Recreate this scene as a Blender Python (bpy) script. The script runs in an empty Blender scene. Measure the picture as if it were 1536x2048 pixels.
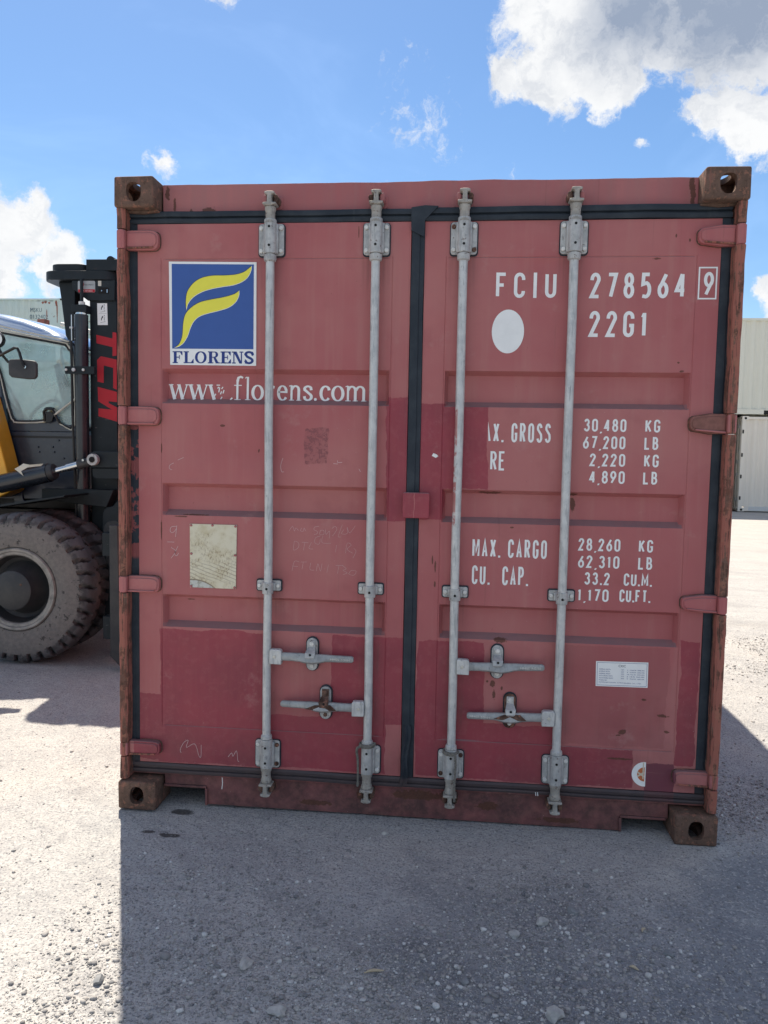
import bpy, bmesh, math, random
import numpy as np
from mathutils import Vector, Matrix, noise as mnoise

random.seed(7)
rng = np.random.default_rng(11)
scene = bpy.context.scene
col = scene.collection
R = math.radians

# ------------------------------------------------------------------ camera
cam_data = bpy.data.cameras.new("camera")
cam_data.sensor_fit = 'VERTICAL'
cam_data.sensor_height = 36.0
cam_data.lens = 1538.0 / 2048.0 * 36.0
cam_data.clip_start = 0.05
cam_data.clip_end = 3000
cam = bpy.data.objects.new("camera", cam_data)
col.objects.link(cam)
cam.location = (0.17471, -3.02018, 1.50626)
cam.rotation_mode = 'XYZ'
cam.rotation_euler = (1.497281, -0.0186239, 0.0971486)
scene.camera = cam

# ------------------------------------------------------------------ sun
SUN_EL = R(59.0)
sx, sy = -0.411, 0.911
sun_dir = Vector((sx * math.cos(SUN_EL), sy * math.cos(SUN_EL), math.sin(SUN_EL))).normalized()
sd = bpy.data.lights.new("sun", 'SUN')
sd.energy = 3.5
sd.angle = R(0.53)
sd.color = (1.0, 0.90, 0.75)
sun = bpy.data.objects.new("sun", sd)
sun.rotation_mode = 'QUATERNION'
sun.rotation_quaternion = sun_dir.to_track_quat('Z', 'Y')
sun.location = (-20, 40, 60)
col.objects.link(sun)

# ------------------------------------------------------------------ exposure
scene.view_settings.view_transform = 'Standard'
scene.view_settings.look = 'None'
scene.view_settings.exposure = 1.3
scene.view_settings.gamma = 1.0
scene.view_settings.use_curve_mapping = False
scene.cycles.max_bounces = 8
scene.cycles.diffuse_bounces = 4
scene.cycles.transparent_max_bounces = 12
scene.cycles.use_denoising = True


# ------------------------------------------------------------------ node expressions
class S:
    """a node socket that can be used in arithmetic"""
    def __init__(self, nt, sock):
        self.nt, self.s = nt, sock
    def _m(self, op, *a, clamp=False):
        n = self.nt.nodes.new('ShaderNodeMath'); n.operation = op; n.use_clamp = clamp
        for i, v in enumerate((self,) + a):
            if isinstance(v, S): self.nt.links.new(v.s, n.inputs[i])
            else: n.inputs[i].default_value = v
        return S(self.nt, n.outputs[0])
    def __add__(self, o): return self._m('ADD', o)
    __radd__ = __add__
    def __sub__(self, o): return self._m('SUBTRACT', o)
    def __rsub__(self, o): return (self * -1.0) + o
    def __mul__(self, o): return self._m('MULTIPLY', o)
    __rmul__ = __mul__
    def min(self, o): return self._m('MINIMUM', o)
    def max(self, o): return self._m('MAXIMUM', o)
    def abs(self): return self._m('ABSOLUTE')
    def pow(self, o): return self._m('POWER', o)
    def step(self, a, b):
        n = self.nt.nodes.new('ShaderNodeMapRange'); n.interpolation_type = 'SMOOTHSTEP'
        self.nt.links.new(self.s, n.inputs[0])
        n.inputs[1].default_value = a; n.inputs[2].default_value = b
        return S(self.nt, n.outputs[0])


class G:
    """shader graph helper"""
    def __init__(self, nt):
        self.nt = nt
    def n(self, t, **k):
        nd = self.nt.nodes.new(t)
        for a, b in k.items(): setattr(nd, a, b)
        return nd
    def put(self, inp, v):
        if isinstance(v, S): self.nt.links.new(v.s, inp)
        elif isinstance(v, (tuple, list)):
            inp.default_value = tuple(v) + ((1.0,) if len(v) == 3 and len(inp.default_value) == 4 else ())
        else: inp.default_value = v
    def pos(self):
        return S(self.nt, self.n('ShaderNodeNewGeometry').outputs['Position'])
    def normal(self):
        return S(self.nt, self.n('ShaderNodeNewGeometry').outputs['Normal'])
    def xyz(self, v):
        nd = self.n('ShaderNodeSeparateXYZ'); self.put(nd.inputs[0], v)
        return [S(self.nt, nd.outputs[i]) for i in range(3)]
    def vec(self, x, y, z):
        nd = self.n('ShaderNodeCombineXYZ')
        for i, v in enumerate((x, y, z)): self.put(nd.inputs[i], v)
        return S(self.nt, nd.outputs[0])
    def vmath(self, op, a, b):
        nd = self.n('ShaderNodeVectorMath', operation=op)
        self.put(nd.inputs[0], a)
        if op == 'SCALE': self.put(nd.inputs['Scale'], b)
        elif b is not None: self.put(nd.inputs[1], b)
        return S(self.nt, nd.outputs['Value' if op in ('DISTANCE', 'DOT_PRODUCT', 'LENGTH') else 'Vector'])
    def noise(self, v, scale, detail=4, rough=0.55, colour=False, dist=0.0):
        nd = self.n('ShaderNodeTexNoise'); self.put(nd.inputs['Vector'], v)
        nd.inputs['Scale'].default_value = scale; nd.inputs['Detail'].default_value = detail
        nd.inputs['Roughness'].default_value = rough; nd.inputs['Distortion'].default_value = dist
        return S(self.nt, nd.outputs['Color' if colour else 'Fac'])
    def voronoi(self, v, scale, out='Distance', feature='F1'):
        nd = self.n('ShaderNodeTexVoronoi', feature=feature); self.put(nd.inputs['Vector'], v)
        nd.inputs['Scale'].default_value = scale
        return S(self.nt, nd.outputs[out])
    def mix(self, f, a, b):
        nd = self.n('ShaderNodeMix', data_type='RGBA')
        self.put(nd.inputs[0], f); self.put(nd.inputs[6], a); self.put(nd.inputs[7], b)
        return S(self.nt, nd.outputs[2])
    def bump(self, h, strength=0.3, dist=0.01):
        nd = self.n('ShaderNodeBump'); self.put(nd.inputs['Height'], h)
        nd.inputs['Strength'].default_value = strength; nd.inputs['Distance'].default_value = dist
        return S(self.nt, nd.outputs[0])


def material(name, fn):
    m = bpy.data.materials.new(name); m.use_nodes = True
    nt = m.node_tree; nt.nodes.clear()
    g = G(nt)
    out = nt.nodes.new('ShaderNodeOutputMaterial')
    bs = nt.nodes.new('ShaderNodeBsdfPrincipled')
    nt.links.new(bs.outputs[0], out.inputs[0])
    r = fn(g, bs)
    for k, v in (r or {}).items():
        g.put(bs.inputs[k], v)
    return m


# ------------------------------------------------------------------ world: sky with cumulus clouds
world = bpy.data.worlds.new("World"); scene.world = world
world.use_nodes = True
wn = world.node_tree; wn.nodes.clear(); g = G(wn)
wout = wn.nodes.new('ShaderNodeOutputWorld')
sky = wn.nodes.new('ShaderNodeTexSky'); sky.sky_type = 'NISHITA'
sky.sun_disc = False; sky.sun_elevation = SUN_EL
sky.sun_rotation = math.atan2(sx, sy)
sky.air_density = 1.0; sky.dust_density = 0.3; sky.ozone_density = 2.2
tc = wn.nodes.new('ShaderNodeTexCoord')
dirv = S(wn, tc.outputs['Generated'])
w1 = g.noise(dirv, 5.0, 3, 0.5, colour=True)
w2 = g.noise(dirv, 22.0, 5, 0.62, colour=True)
q = g.vmath('ADD', dirv, g.vmath('SCALE', g.vmath('SUBTRACT', w1, (0.5, 0.5, 0.5)), 0.10))
q = g.vmath('ADD', q, g.vmath('SCALE', g.vmath('SUBTRACT', w2, (0.5, 0.5, 0.5)), 0.055))
blobs = [((0.098, 0.875, 0.475), 0.062, 1.0), ((0.118, 0.895, 0.430), 0.058, 1.0), ((0.065, 0.901, 0.427), 0.036, 0.8),
         ((0.172, 0.893, 0.415), 0.050, 1.0), ((0.19, 0.871, 0.46), 0.085, 1.0), ((0.285, 0.851, 0.440), 0.085, 1.0),
         ((0.24, 0.82, 0.52), 0.12, 1.0), ((0.35, 0.85, 0.40), 0.06, 1.0), ((0.38, 0.80, 0.47), 0.12, 1.0),
         ((0.277, 0.888, 0.366), 0.036, 0.9), ((0.325, 0.882, 0.350), 0.052, 1.0), ((0.300, 0.892, 0.333), 0.030, 0.9), ((0.38, 0.86, 0.33), 0.06, 1.0),
         ((-0.279, 0.834, 0.488), 0.036, 0.85), ((-0.262, 0.828, 0.505), 0.03, 0.8), ((-0.356, 0.876, 0.316), 0.021, 0.62),
         ((-0.510, 0.834, 0.240), 0.048, 1.0), ((-0.478, 0.852, 0.208), 0.040, 1.0), ((-0.540, 0.825, 0.200), 0.055, 1.0), ((-0.45, 0.872, 0.178), 0.028, 0.9), ((-0.56, 0.80, 0.26), 0.06, 1.0),
         ((-0.0436, 0.9156, 0.397), 0.034, 0.13), ((-0.075, 0.9156, 0.385), 0.030, 0.08), ((-0.02, 0.916, 0.37), 0.03, 0.06), ((0.2074, 0.9155, 0.343), 0.014, 0.55), ((0.335, 0.923, 0.186), 0.022, 0.7), ((0.37, 0.915, 0.16), 0.04, 0.8),
         ((0.305, 0.905, 0.295), 0.016, 0.5)]
grey = None
for c_, r_ in (((0.185, 0.87, 0.455), 0.085), ((0.27, 0.851, 0.445), 0.105), ((0.27, 0.82, 0.52), 0.14), ((0.36, 0.84, 0.43), 0.10), ((0.40, 0.80, 0.47), 0.14)):
    f = 1.0 - g.vmath('DISTANCE', q, tuple(Vector(c_).normalized())) * (1.0 / r_)
    grey = f if grey is None else grey.max(f)
field = None
for c_, r_, a_ in blobs:
    c_ = Vector(c_).normalized()
    f = (1.0 - g.vmath('DISTANCE', q, tuple(c_)) * (1.0 / r_)) * a_
    field = f if field is None else field.max(f)
# everywhere outside the part of the sky in view unseen scattered cloud goes on, its cover raised for fill light
view_c = Vector((0.0, 0.92, 0.34)).normalized()
away = 1.0 - g.vmath('DOT_PRODUCT', dirv, tuple(view_c)).step(0.68, 0.82)
dx, dy, dz = g.xyz(dirv)
proj = g.vec(dx * 1.0, dy * 1.0, dz * 1.6)
gen = (g.noise(proj, 3.2, 5, 0.58) - 0.465) * 4.0
field = field.max(gen * away - (1.0 - away) * 1.0)
fine = g.noise(q, 30.0, 6, 0.62)
wisp = g.noise(g.vec(dx * 1.0, dy * 1.0, dz * 2.6), 3.0, 5, 0.6, dist=0.6).step(0.42, 0.82)
finer = g.noise(q, 70.0, 6, 0.7)
mask = (field + (fine - 0.5) * 0.85 + (finer - 0.5) * 0.45).step(0.02, 0.36)
billow = g.noise(q, 34.0, 6, 0.65).step(0.45, 0.66) * 0.20 + g.noise(q, 10.0, 4, 0.6).step(0.45, 0.65) * 0.20
depth = ((grey + (g.noise(dirv, 7.0, 3, 0.5) - 0.5) * 0.55 + (g.noise(q, 24.0, 4, 0.6) - 0.5) * 0.25).step(-0.08, 1.05).max(away * field.step(0.5, 1.4) * 0.4) + billow)._m('MINIMUM', 1.0)
skyc = S(wn, sky.outputs[0])
hsv = wn.nodes.new('ShaderNodeHueSaturation'); hsv.inputs['Saturation'].default_value = 1.16; hsv.inputs['Hue'].default_value = 0.500
wn.links.new(skyc.s, hsv.inputs['Color'])
bg1 = wn.nodes.new('ShaderNodeBackground'); wn.links.new(hsv.outputs[0], bg1.inputs[0]); bg1.inputs[1].default_value = 0.061
thin = g.mix(wisp * 0.16, (0, 0, 0), (0.75, 0.85, 1.0))
bgw = wn.nodes.new('ShaderNodeBackground'); wn.links.new(thin.s, bgw.inputs[0]); bgw.inputs[1].default_value = 0.35
addw = wn.nodes.new('ShaderNodeAddShader'); wn.links.new(bg1.outputs[0], addw.inputs[0]); wn.links.new(bgw.outputs[0], addw.inputs[1])
cc = g.mix(depth, (0.98, 0.99, 1.0), (0.33, 0.40, 0.53))
bg2 = wn.nodes.new('ShaderNodeBackground'); wn.links.new(cc.s, bg2.inputs[0]); bg2.inputs[1].default_value = 0.405
mx = wn.nodes.new('ShaderNodeMixShader')
wn.links.new(mask.s, mx.inputs[0]); wn.links.new(addw.outputs[0], mx.inputs[1]); wn.links.new(bg2.outputs[0], mx.inputs[2])
wn.links.new(mx.outputs[0], wout.inputs[0])


# ------------------------------------------------------------------ mesh building
class MB:
    def __init__(self):
        self.v, self.f = [], []
    def add(self, vs, fs):
        o = len(self.v); self.v += [tuple(a) for a in vs]; self.f += [tuple(i + o for i in f) for f in fs]
        return self
    def box(self, x0, x1, y0, y1, z0, z1):
        vs = [(x, y, z) for z in (z0, z1) for y in (y0, y1) for x in (x0, x1)]
        return self.add(vs, [(0, 2, 3, 1), (4, 5, 7, 6), (0, 1, 5, 4), (2, 6, 7, 3), (0, 4, 6, 2), (1, 3, 7, 5)])
    def prism(self, pts, y0, y1):
        """polygon in x,z extruded along y"""
        n = len(pts)
        a = sum(pts[i][0] * pts[(i + 1) % n][1] - pts[(i + 1) % n][0] * pts[i][1] for i in range(n))
        if a < 0: pts = list(reversed(pts))
        vs = [(x, y0, z) for x, z in pts] + [(x, y1, z) for x, z in pts]
        fs = [tuple(range(n)), tuple(reversed(range(n, 2 * n)))]
        fs += [(i, i + n, (i + 1) % n + n, (i + 1) % n) for i in range(n)]
        return self.add(vs, fs)
    def sheet(self, pts, y):
        n = len(pts)
        a = sum(pts[i][0] * pts[(i + 1) % n][1] - pts[(i + 1) % n][0] * pts[i][1] for i in range(n))
        if a < 0: pts = list(reversed(pts))
        return self.add([(x, y, z) for x, z in pts], [tuple(range(n))])
    def cyl(self, p0, p1, r0, r1=None, seg=16, caps=True):
        r1 = r0 if r1 is None else r1
        p0, p1 = Vector(p0), Vector(p1); d = (p1 - p0).normalized()
        a = d.orthogonal().normalized(); b = d.cross(a)
        vs = []
        for p, r in ((p0, r0), (p1, r1)):
            for i in range(seg):
                t = 2 * math.pi * i / seg
                vs.append(p + (a * math.cos(t) + b * math.sin(t)) * r)
        fs = [(i, (i + 1) % seg, (i + 1) % seg + seg, i + seg) for i in range(seg)]
        if caps: fs += [tuple(reversed(range(seg))), tuple(range(seg, 2 * seg))]
        return self.add(vs, fs)
    def lathe(self, prof, p0, axis, seg=32, close=False):
        """prof = [(radius, distance along axis)]"""
        p0 = Vector(p0); d = Vector(axis).normalized(); a = d.orthogonal().normalized(); b = d.cross(a)
        vs, fs, m = [], [], len(prof)
        for i in range(seg):
            t = 2 * math.pi * i / seg; e = a * math.cos(t) + b * math.sin(t)
            for r, h in prof: vs.append(p0 + d * h + e * r)
        for i in range(seg):
            j = (i + 1) % seg
            for k in range(m - (0 if close else 1)):
                l = (k + 1) % m
                fs.append((i * m + k, j * m + k, j * m + l, i * m + l))
        return self.add(vs, fs)
    def tube(self, path, r, seg=8):
        P = [Vector(p) for p in path]; n = len(P); vs, fs = [], []
        up = None
        for i in range(n):
            d = (P[min(i + 1, n - 1)] - P[max(i - 1, 0)]).normalized()
            if up is None: up = d.orthogonal().normalized()
            up = (up - d * up.dot(d)).normalized(); b = d.cross(up)
            rr = r[i] if isinstance(r, (list, tuple)) else r
            for k in range(seg):
                t = 2 * math.pi * k / seg
                vs.append(P[i] + (up * math.cos(t) + b * math.sin(t)) * rr)
        for i in range(n - 1):
            for k in range(seg):
                l = (k + 1) % seg
                fs.append((i * seg + k, i * seg + l, (i + 1) * seg + l, (i + 1) * seg + k))
        fs += [tuple(reversed(range(seg))), tuple(range((n - 1) * seg, n * seg))]
        return self.add(vs, fs)
    def grid(self, xs, zs, fy, flip=False):
        nx, nz = len(xs), len(zs); vs = [(x, fy(x, z), z) for z in zs for x in xs]
        fs = []
        for j in range(nz - 1):
            for i in range(nx - 1):
                a = j * nx + i; q4 = (a, a + 1, a + nx + 1, a + nx)
                fs.append(tuple(reversed(q4)) if flip else q4)
        return self.add(vs, fs)
    def build(self, name, mat, parent=None, bevel=0.0, smooth=35, seg=2):
        me = bpy.data.meshes.new(name); me.from_pydata(self.v, [], self.f); me.update()
        return finish(me, name, mat, parent, bevel, smooth, seg)


def finish(me, name, mat, parent=None, bevel=0.0, smooth=35, seg=2):
    me.materials.append(mat)
    if smooth:
        me.polygons.foreach_set('use_smooth', [True] * len(me.polygons))
        me.set_sharp_from_angle(angle=R(smooth))
    o = bpy.data.objects.new(name, me); col.objects.link(o)
    if parent is not None: o.parent = parent
    if bevel:
        b = o.modifiers.new("bevel", 'BEVEL'); b.width = bevel; b.segments = seg; b.limit_method = 'ANGLE'; b.angle_limit = R(40)
    return o


def tag(o, label=None, cat=None, group=None, kind=None):
    if label: o['label'] = label
    if cat: o['category'] = cat
    if group: o['group'] = group
    if kind: o['kind'] = kind
    return o


def empty(name, loc=(0, 0, 0), rz=0.0, label=None, cat=None, group=None):
    o = bpy.data.objects.new(name, None); o.empty_display_size = 0.2
    o.location = loc; o.rotation_euler = (0, 0, rz); col.objects.link(o)
    return tag(o, label, cat, group)


def copy_tree(o, parent=None, loc=None):
    c = o.copy(); col.objects.link(c)
    c.parent = parent if parent is not None else o.parent
    if loc is not None: c.location = loc
    for ch in list(o.children): copy_tree(ch, c)
    return c


def rrect(x0, x1, z0, z1, r, n=4):
    pts = []
    for cx, cz, a0 in ((x1 - r, z1 - r, 0), (x0 + r, z1 - r, 90), (x0 + r, z0 + r, 180), (x1 - r, z0 + r, 270)):
        for i in range(n + 1):
            t = R(a0 + 90 * i / n); pts.append((cx + r * math.cos(t), cz + r * math.sin(t)))
    return pts


def spline(pts, n=6, closed=True):
    """Catmull-Rom through 2-D points"""
    out, m = [], len(pts)
    rngi = range(m) if closed else range(m - 1)
    for i in rngi:
        p = [Vector(pts[(i + k) % m] if closed else pts[min(max(i + k, 0), m - 1)]) for k in (-1, 0, 1, 2)]
        for j in range(n):
            t = j / n
            v = 0.5 * ((2 * p[1]) + (p[2] - p[0]) * t + (2 * p[0] - 5 * p[1] + 4 * p[2] - p[3]) * t * t + (3 * p[1] - p[0] - 3 * p[2] + p[3]) * t ** 3)
            out.append(tuple(v))
    if not closed: out.append(tuple(pts[-1]))
    return out


# ------------------------------------------------------------------ materials
def m_paint(g, bs):
    P = g.pos(); x, y, z = g.xyz(P)
    wob = (g.noise(P, 7, 3) - 0.5) * 0.040 + (g.noise(P, 50, 3, 0.6) - 0.5) * 0.007
    xw, zw = x + wob, z + (g.noise(P, 8, 3) - 0.5) * 0.034 + (g.noise(g.vec(x * 60, y, z * 10), 1.0, 3) - 0.5) * 0.010
    def rect(x0, x1, z0, z1, soft=0.003):
        return (xw - x0).min(x1 - xw).min(zw - z0).min(z1 - zw).step(0, soft)
    def blot(cx, cz, rx, rz, amp=1.0):
        dxx = (x - cx) * (1 / rx); dzz = (z - cz) * (1 / rz)
        d = (dxx * dxx + dzz * dzz)._m('SQRT')
        return (1.0 - d + (g.noise(P, 90, 4, 0.6) - 0.5) * 1.6 * amp + (g.noise(P, 25, 3) - 0.5) * 1.0 * amp).step(0.0, 0.25)
    big = g.noise(P, 1.6, 4); med = g.noise(P, 7, 5, 0.6)
    streak = g.noise(g.vec(x * 26, y * 26, z * 1.4), 1.0, 4, 0.6)
    c = g.mix(big.step(0.35, 0.65), (0.400, 0.118, 0.122), (0.435, 0.160, 0.154))
    c = g.mix(streak.step(0.45, 0.8) * 0.35, c, (0.45, 0.21, 0.19))
    c = g.mix(med.step(0.52, 0.75) * 0.28, c, (0.285, 0.080, 0.080))
    # repainted patches in a deeper crimson
    fr = None
    for a in [(-1.06, -0.585, 0.19, 0.765), (-0.60, -0.10, 0.19, 0.42), (-0.33, -0.02, 0.40, 0.765), (-0.117, 0.00, 1.238, 1.74),
              (0.0, 0.288, 1.38, 1.705), (0.0, 0.118, 1.25, 1.72), (0.02, 0.30, 0.19, 0.758), (0.29, 0.60, 0.19, 0.43), (0.58, 0.90, 0.19, 0.35),
              (1.06, 1.136, 0.29, 0.80), (-1.16, -1.05, 0.20, 0.48)]:
        rr = rect(*a); fr = rr if fr is None else fr.max(rr)
    fresh = g.mix(g.noise(P, 5, 4).step(0.35, 0.7), (0.310, 0.046, 0.068), (0.250, 0.040, 0.060))
    brush = g.noise(g.vec(x * 70, y, z * 5), 1.0, 4, 0.6).step(0.35, 0.7)
    fresh = g.mix(brush * 0.22, fresh, (0.32, 0.080, 0.082))
    thinp = g.noise(P, 34, 4, 0.7).step(0.36, 0.50)
    c = g.mix(fr * (0.78 + thinp * 0.16), c, fresh)
    c = g.mix(rect(0.945, 1.062, 0.135, 0.298) * 0.9, c, (0.15, 0.034, 0.06))
    c = g.mix(rect(0.60, 1.02, 0.36, 0.765) * 0.3, c, (0.24, 0.065, 0.072))
    # ghost of a removed sticker
    gh = rect(-0.452, -0.352, 1.464, 1.609) * (0.25 + g.noise(P, 70, 4, 0.7).step(0.45, 0.6) * 0.6)
    c = g.mix(gh, c, (0.21, 0.072, 0.078))
    # dust settles on what faces up
    nx, ny, nz = g.xyz(g.normal())
    dust = nz.step(0.15, 0.75) * (0.55 + g.noise(P, 30, 4) * 0.4)
    c = g.mix(dust, c, (0.21, 0.145, 0.15))
    # grime low down and pale specks
    low = (1.0 - z.step(0.12, 0.9)) * g.noise(P, 4, 5, 0.65).step(0.35, 0.75)
    c = g.mix(low * 0.45, c, (0.15, 0.060, 0.062))
    sill = (1.0 - z.step(0.125, 0.155)) * (0.80 + (g.noise(P, 8, 5, 0.7) - 0.5) * 1.3)
    c = g.mix(sill.max(0.0)._m('MINIMUM', 0.95), c, g.mix(g.noise(P, 24, 5, 0.7).step(0.4, 0.65), (0.070, 0.038, 0.038), (0.145, 0.070, 0.062)))
    hdr = z.step(2.47, 2.49) * (0.45 + (streak - 0.5) * 1.4)
    c = g.mix(hdr.max(0.0) * 0.7, c, (0.29, 0.135, 0.135))
    # grime that has gathered round the fittings and run down below them
    gr_ = None
    for bx_ in (-0.591, -0.170, 0.172, 0.592):
        strip = 1.0 - ((x - bx_).abs() * (1 / 0.075)).step(0.35, 1.0)
        for zt_, ln_ in ((2.40, 0.22), (0.97, 0.14), (0.30, 0.12), (0.70, 0.10), (0.50, 0.10)):
            b_ = strip * (1.0 - ((z - (zt_ - ln_ * 0.35)).abs() * (1 / ln_)).step(0.3, 1.0)); gr_ = b_ if gr_ is None else gr_.max(b_)
    run = g.noise(g.vec(x * 55, y, z * 1.6), 1.0, 4, 0.65).step(0.42, 0.70)
    c = g.mix(gr_ * (0.12 + run * 0.38), c, (0.15, 0.070, 0.066))
    runs = g.noise(g.vec(x * 38, y, z * 0.9), 2.1, 4, 0.6).step(0.60, 0.72) * g.noise(P, 2.2, 3).step(0.45, 0.65)
    c = g.mix(runs * 0.30, c, (0.19, 0.085, 0.075))
    smear = g.noise(P, 5.5, 6, 0.72).step(0.60, 0.72)
    c = g.mix(smear * 0.28, c, (0.46, 0.26, 0.24))
    # rust blotches that are there on the doors
    rs = None
    for b in [(0.358, 0.772, 0.030, 0.010), (0.333, 0.591, 0.012, 0.014), (0.340, 0.545, 0.007, 0.022), (0.312, 0.60, 0.006, 0.006), (0.37, 0.575, 0.005, 0.009),
              (0.854, 0.418, 0.018, 0.012), (0.838, 0.405, 0.012, 0.004), (0.930, 0.555, 0.010, 0.006), (1.006, 0.492, 0.028, 0.007), (0.630, 1.325, 0.010, 0.030),
              (0.628, 1.365, 0.024, 0.006), (0.845, 0.309, 0.055, 0.005), (1.025, 0.427, 0.012, 0.006), (0.09, 1.06, 0.004, 0.025), (0.078, 1.09, 0.004, 0.02), (0.090, 0.99, 0.005, 0.014),
              (-0.242, 2.38, 0.002, 0.030), (-0.866, 2.031, 0.006, 0.004), (-0.641, 1.516, 0.004, 0.008), (-0.795, 1.616, 0.012, 0.006),
              (-0.96, 1.238, 0.03, 0.003), (-0.90, 1.246, 0.055, 0.003), (0.605, 1.707, 0.004, 0.004), (0.909, 2.275, 0.016, 0.004), (1.026, 2.343, 0.004, 0.008), (0.975, 2.36, 0.003, 0.008),
              (1.02, 1.85, 0.012, 0.005), (1.005, 1.883, 0.006, 0.004), (0.39, 1.229, 0.008, 0.004), (-0.94, 0.885, 0.02, 0.003), (0.30, 1.366, 0.05, 0.006),
              (-0.86, 2.476, 0.035, 0.018), (-0.93, 2.474, 0.012, 0.012), (-1.0, 2.50, 0.006, 0.03), (1.03, 2.56, 0.012, 0.03), (1.035, 2.52, 0.010, 0.05), (-1.03, 2.55, 0.01, 0.03),
              (0.05, 0.10, 0.12, 0.022), (0.33, 0.07, 0.05, 0.02), (-0.19, 0.09, 0.03, 0.03), (-0.40, 0.04, 0.08, 0.012), (0.62, 0.03, 0.1, 0.012), (-1.05, 1.52, 0.003, 0.02), (-1.052, 1.18, 0.003, 0.05)]:
        bb = blot(*b); rs = bb if rs is None else rs.max(bb)
    rustc = g.mix(g.noise(P, 120, 3), (0.045, 0.022, 0.016), (0.15, 0.060, 0.035))
    c = g.mix(rs * 0.85, c, rustc)
    chips = g.noise(P, 62, 5, 0.75).step(0.685, 0.71) * g.noise(P, 6, 2).step(0.42, 0.6)
    c = g.mix(chips * 0.8, c, (0.07, 0.028, 0.022))
    pale = g.voronoi(P, 42).step(0.055, 0.03) * g.noise(P, 3.1, 2).step(0.5, 0.62) * (1.0 - z.step(1.75, 1.9))
    c = g.mix(pale * 0.75, c, (0.55, 0.42, 0.42))
    scr = g.noise(g.vec(x * 3.0 + z * 2.0, y, z * 75), 1.3, 3, 0.6).step(0.70, 0.72) * g.noise(P, 2.3, 2).step(0.5, 0.7)
    c = g.mix(scr * 0.25, c, (0.36, 0.17, 0.17))
    h = g.noise(P, 3.0, 3) * 1.6 + g.noise(g.vec(x * 1.2, y, z * 5.0), 1.6, 2) * 0.8 + g.noise(P, 14, 3) * 0.12 + g.noise(P, 160, 3) * 0.01 - rs * 0.03
    return {'Base Color': c, 'Roughness': 0.52 + (1.0 - fr) * 0.12 + dust * 0.2, 'Normal': g.bump(h, 0.35, 0.02), 'Specular IOR Level': 0.35}


def m_rust(paint_amt, dark):
    def fn(g, bs):
        P = g.pos(); x, y, z = g.xyz(P)
        n1 = g.noise(P, 14, 6, 0.7); n2 = g.noise(P, 70, 4, 0.7)
        st = g.noise(g.vec(x * 60, y * 60, z * 6), 1.0, 5, 0.65)
        c = g.mix(n1.step(0.35, 0.65), dark, (0.17, 0.105, 0.080))
        c = g.mix(n2.step(0.5, 0.7) * 0.6, c, (0.055, 0.030, 0.022))
        c = g.mix((st * 0.65 + n1 * 0.35).step(0.56 - paint_amt * 0.07, 0.60 - paint_amt * 0.07) * (0.25 + paint_amt * 0.6), c, (0.33, 0.125, 0.095))
        ed = g.noise(g.vec(x * 90, y * 90, z * 4), 1.7, 4, 0.6)
        c = g.mix(ed.step(0.58, 0.66) * (0.3 + paint_amt * 0.45), c, (0.055, 0.034, 0.028))
        c = g.mix(g.noise(P, 33, 4, 0.7).step(0.56, 0.61) * 0.6, c, (0.34, 0.155, 0.105))
        c = g.mix(g.noise(P, 21, 5, 0.7).step(0.62, 0.68) * 0.35, c, (0.20, 0.16, 0.13))
        return {'Base Color': c, 'Roughness': 0.85, 'Specular IOR Level': 0.2, 'Normal': g.bump(n1 * 0.6 + n2 * 0.5 + st * 0.4, 0.8, 0.004)}
    return fn


def m_rubber(g, bs):
    P = g.pos(); x, y, z = g.xyz(P)
    n = g.noise(P, 12, 5, 0.65); st = g.noise(g.vec(x * 40, y, z * 3), 1.0, 4)
    c = g.mix(n.step(0.35, 0.75), (0.017, 0.025, 0.036), (0.034, 0.044, 0.056))
    c = g.mix(st.step(0.62, 0.75) * 0.35, c, (0.075, 0.082, 0.09))
    # flaking red paint left on the seal beside the left post
    onl = (x + 1.19).step(0, 0.004) * (1.0 - (x + 1.150).step(0, 0.004))
    zz = (z - 1.05).step(0, 0.02) * (1.0 - (z - 1.60).step(0, 0.02))
    c = g.mix(onl * zz * g.noise(P, 17, 4, 0.6).step(0.50, 0.53), c, (0.24, 0.07, 0.07))
    # overpaint on the low right corner and dirt along the sill
    rp = (x - 0.945).step(0, 0.004) * (1.0 - (x - 1.06).step(0, 0.004)) * (1.0 - z.step(0.19, 0.2))
    c = g.mix(rp * 0.85, c, (0.13, 0.03, 0.04))
    low = (1.0 - z.step(0.14, 0.30)) * g.noise(P, 9, 4).step(0.4, 0.7)
    c = g.mix(low * 0.5, c, (0.11, 0.075, 0.07))
    foot = 1.0 - z.step(0.178, 0.192)
    c = g.mix(foot * (0.45 + n * 0.5), c, (0.085, 0.062, 0.064))
    return {'Base Color': c, 'Roughness': 0.62, 'Specular IOR Level': 0.35, 'Normal': g.bump(n + g.noise(P, 90, 3) * 0.2, 0.35, 0.004)}


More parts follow.
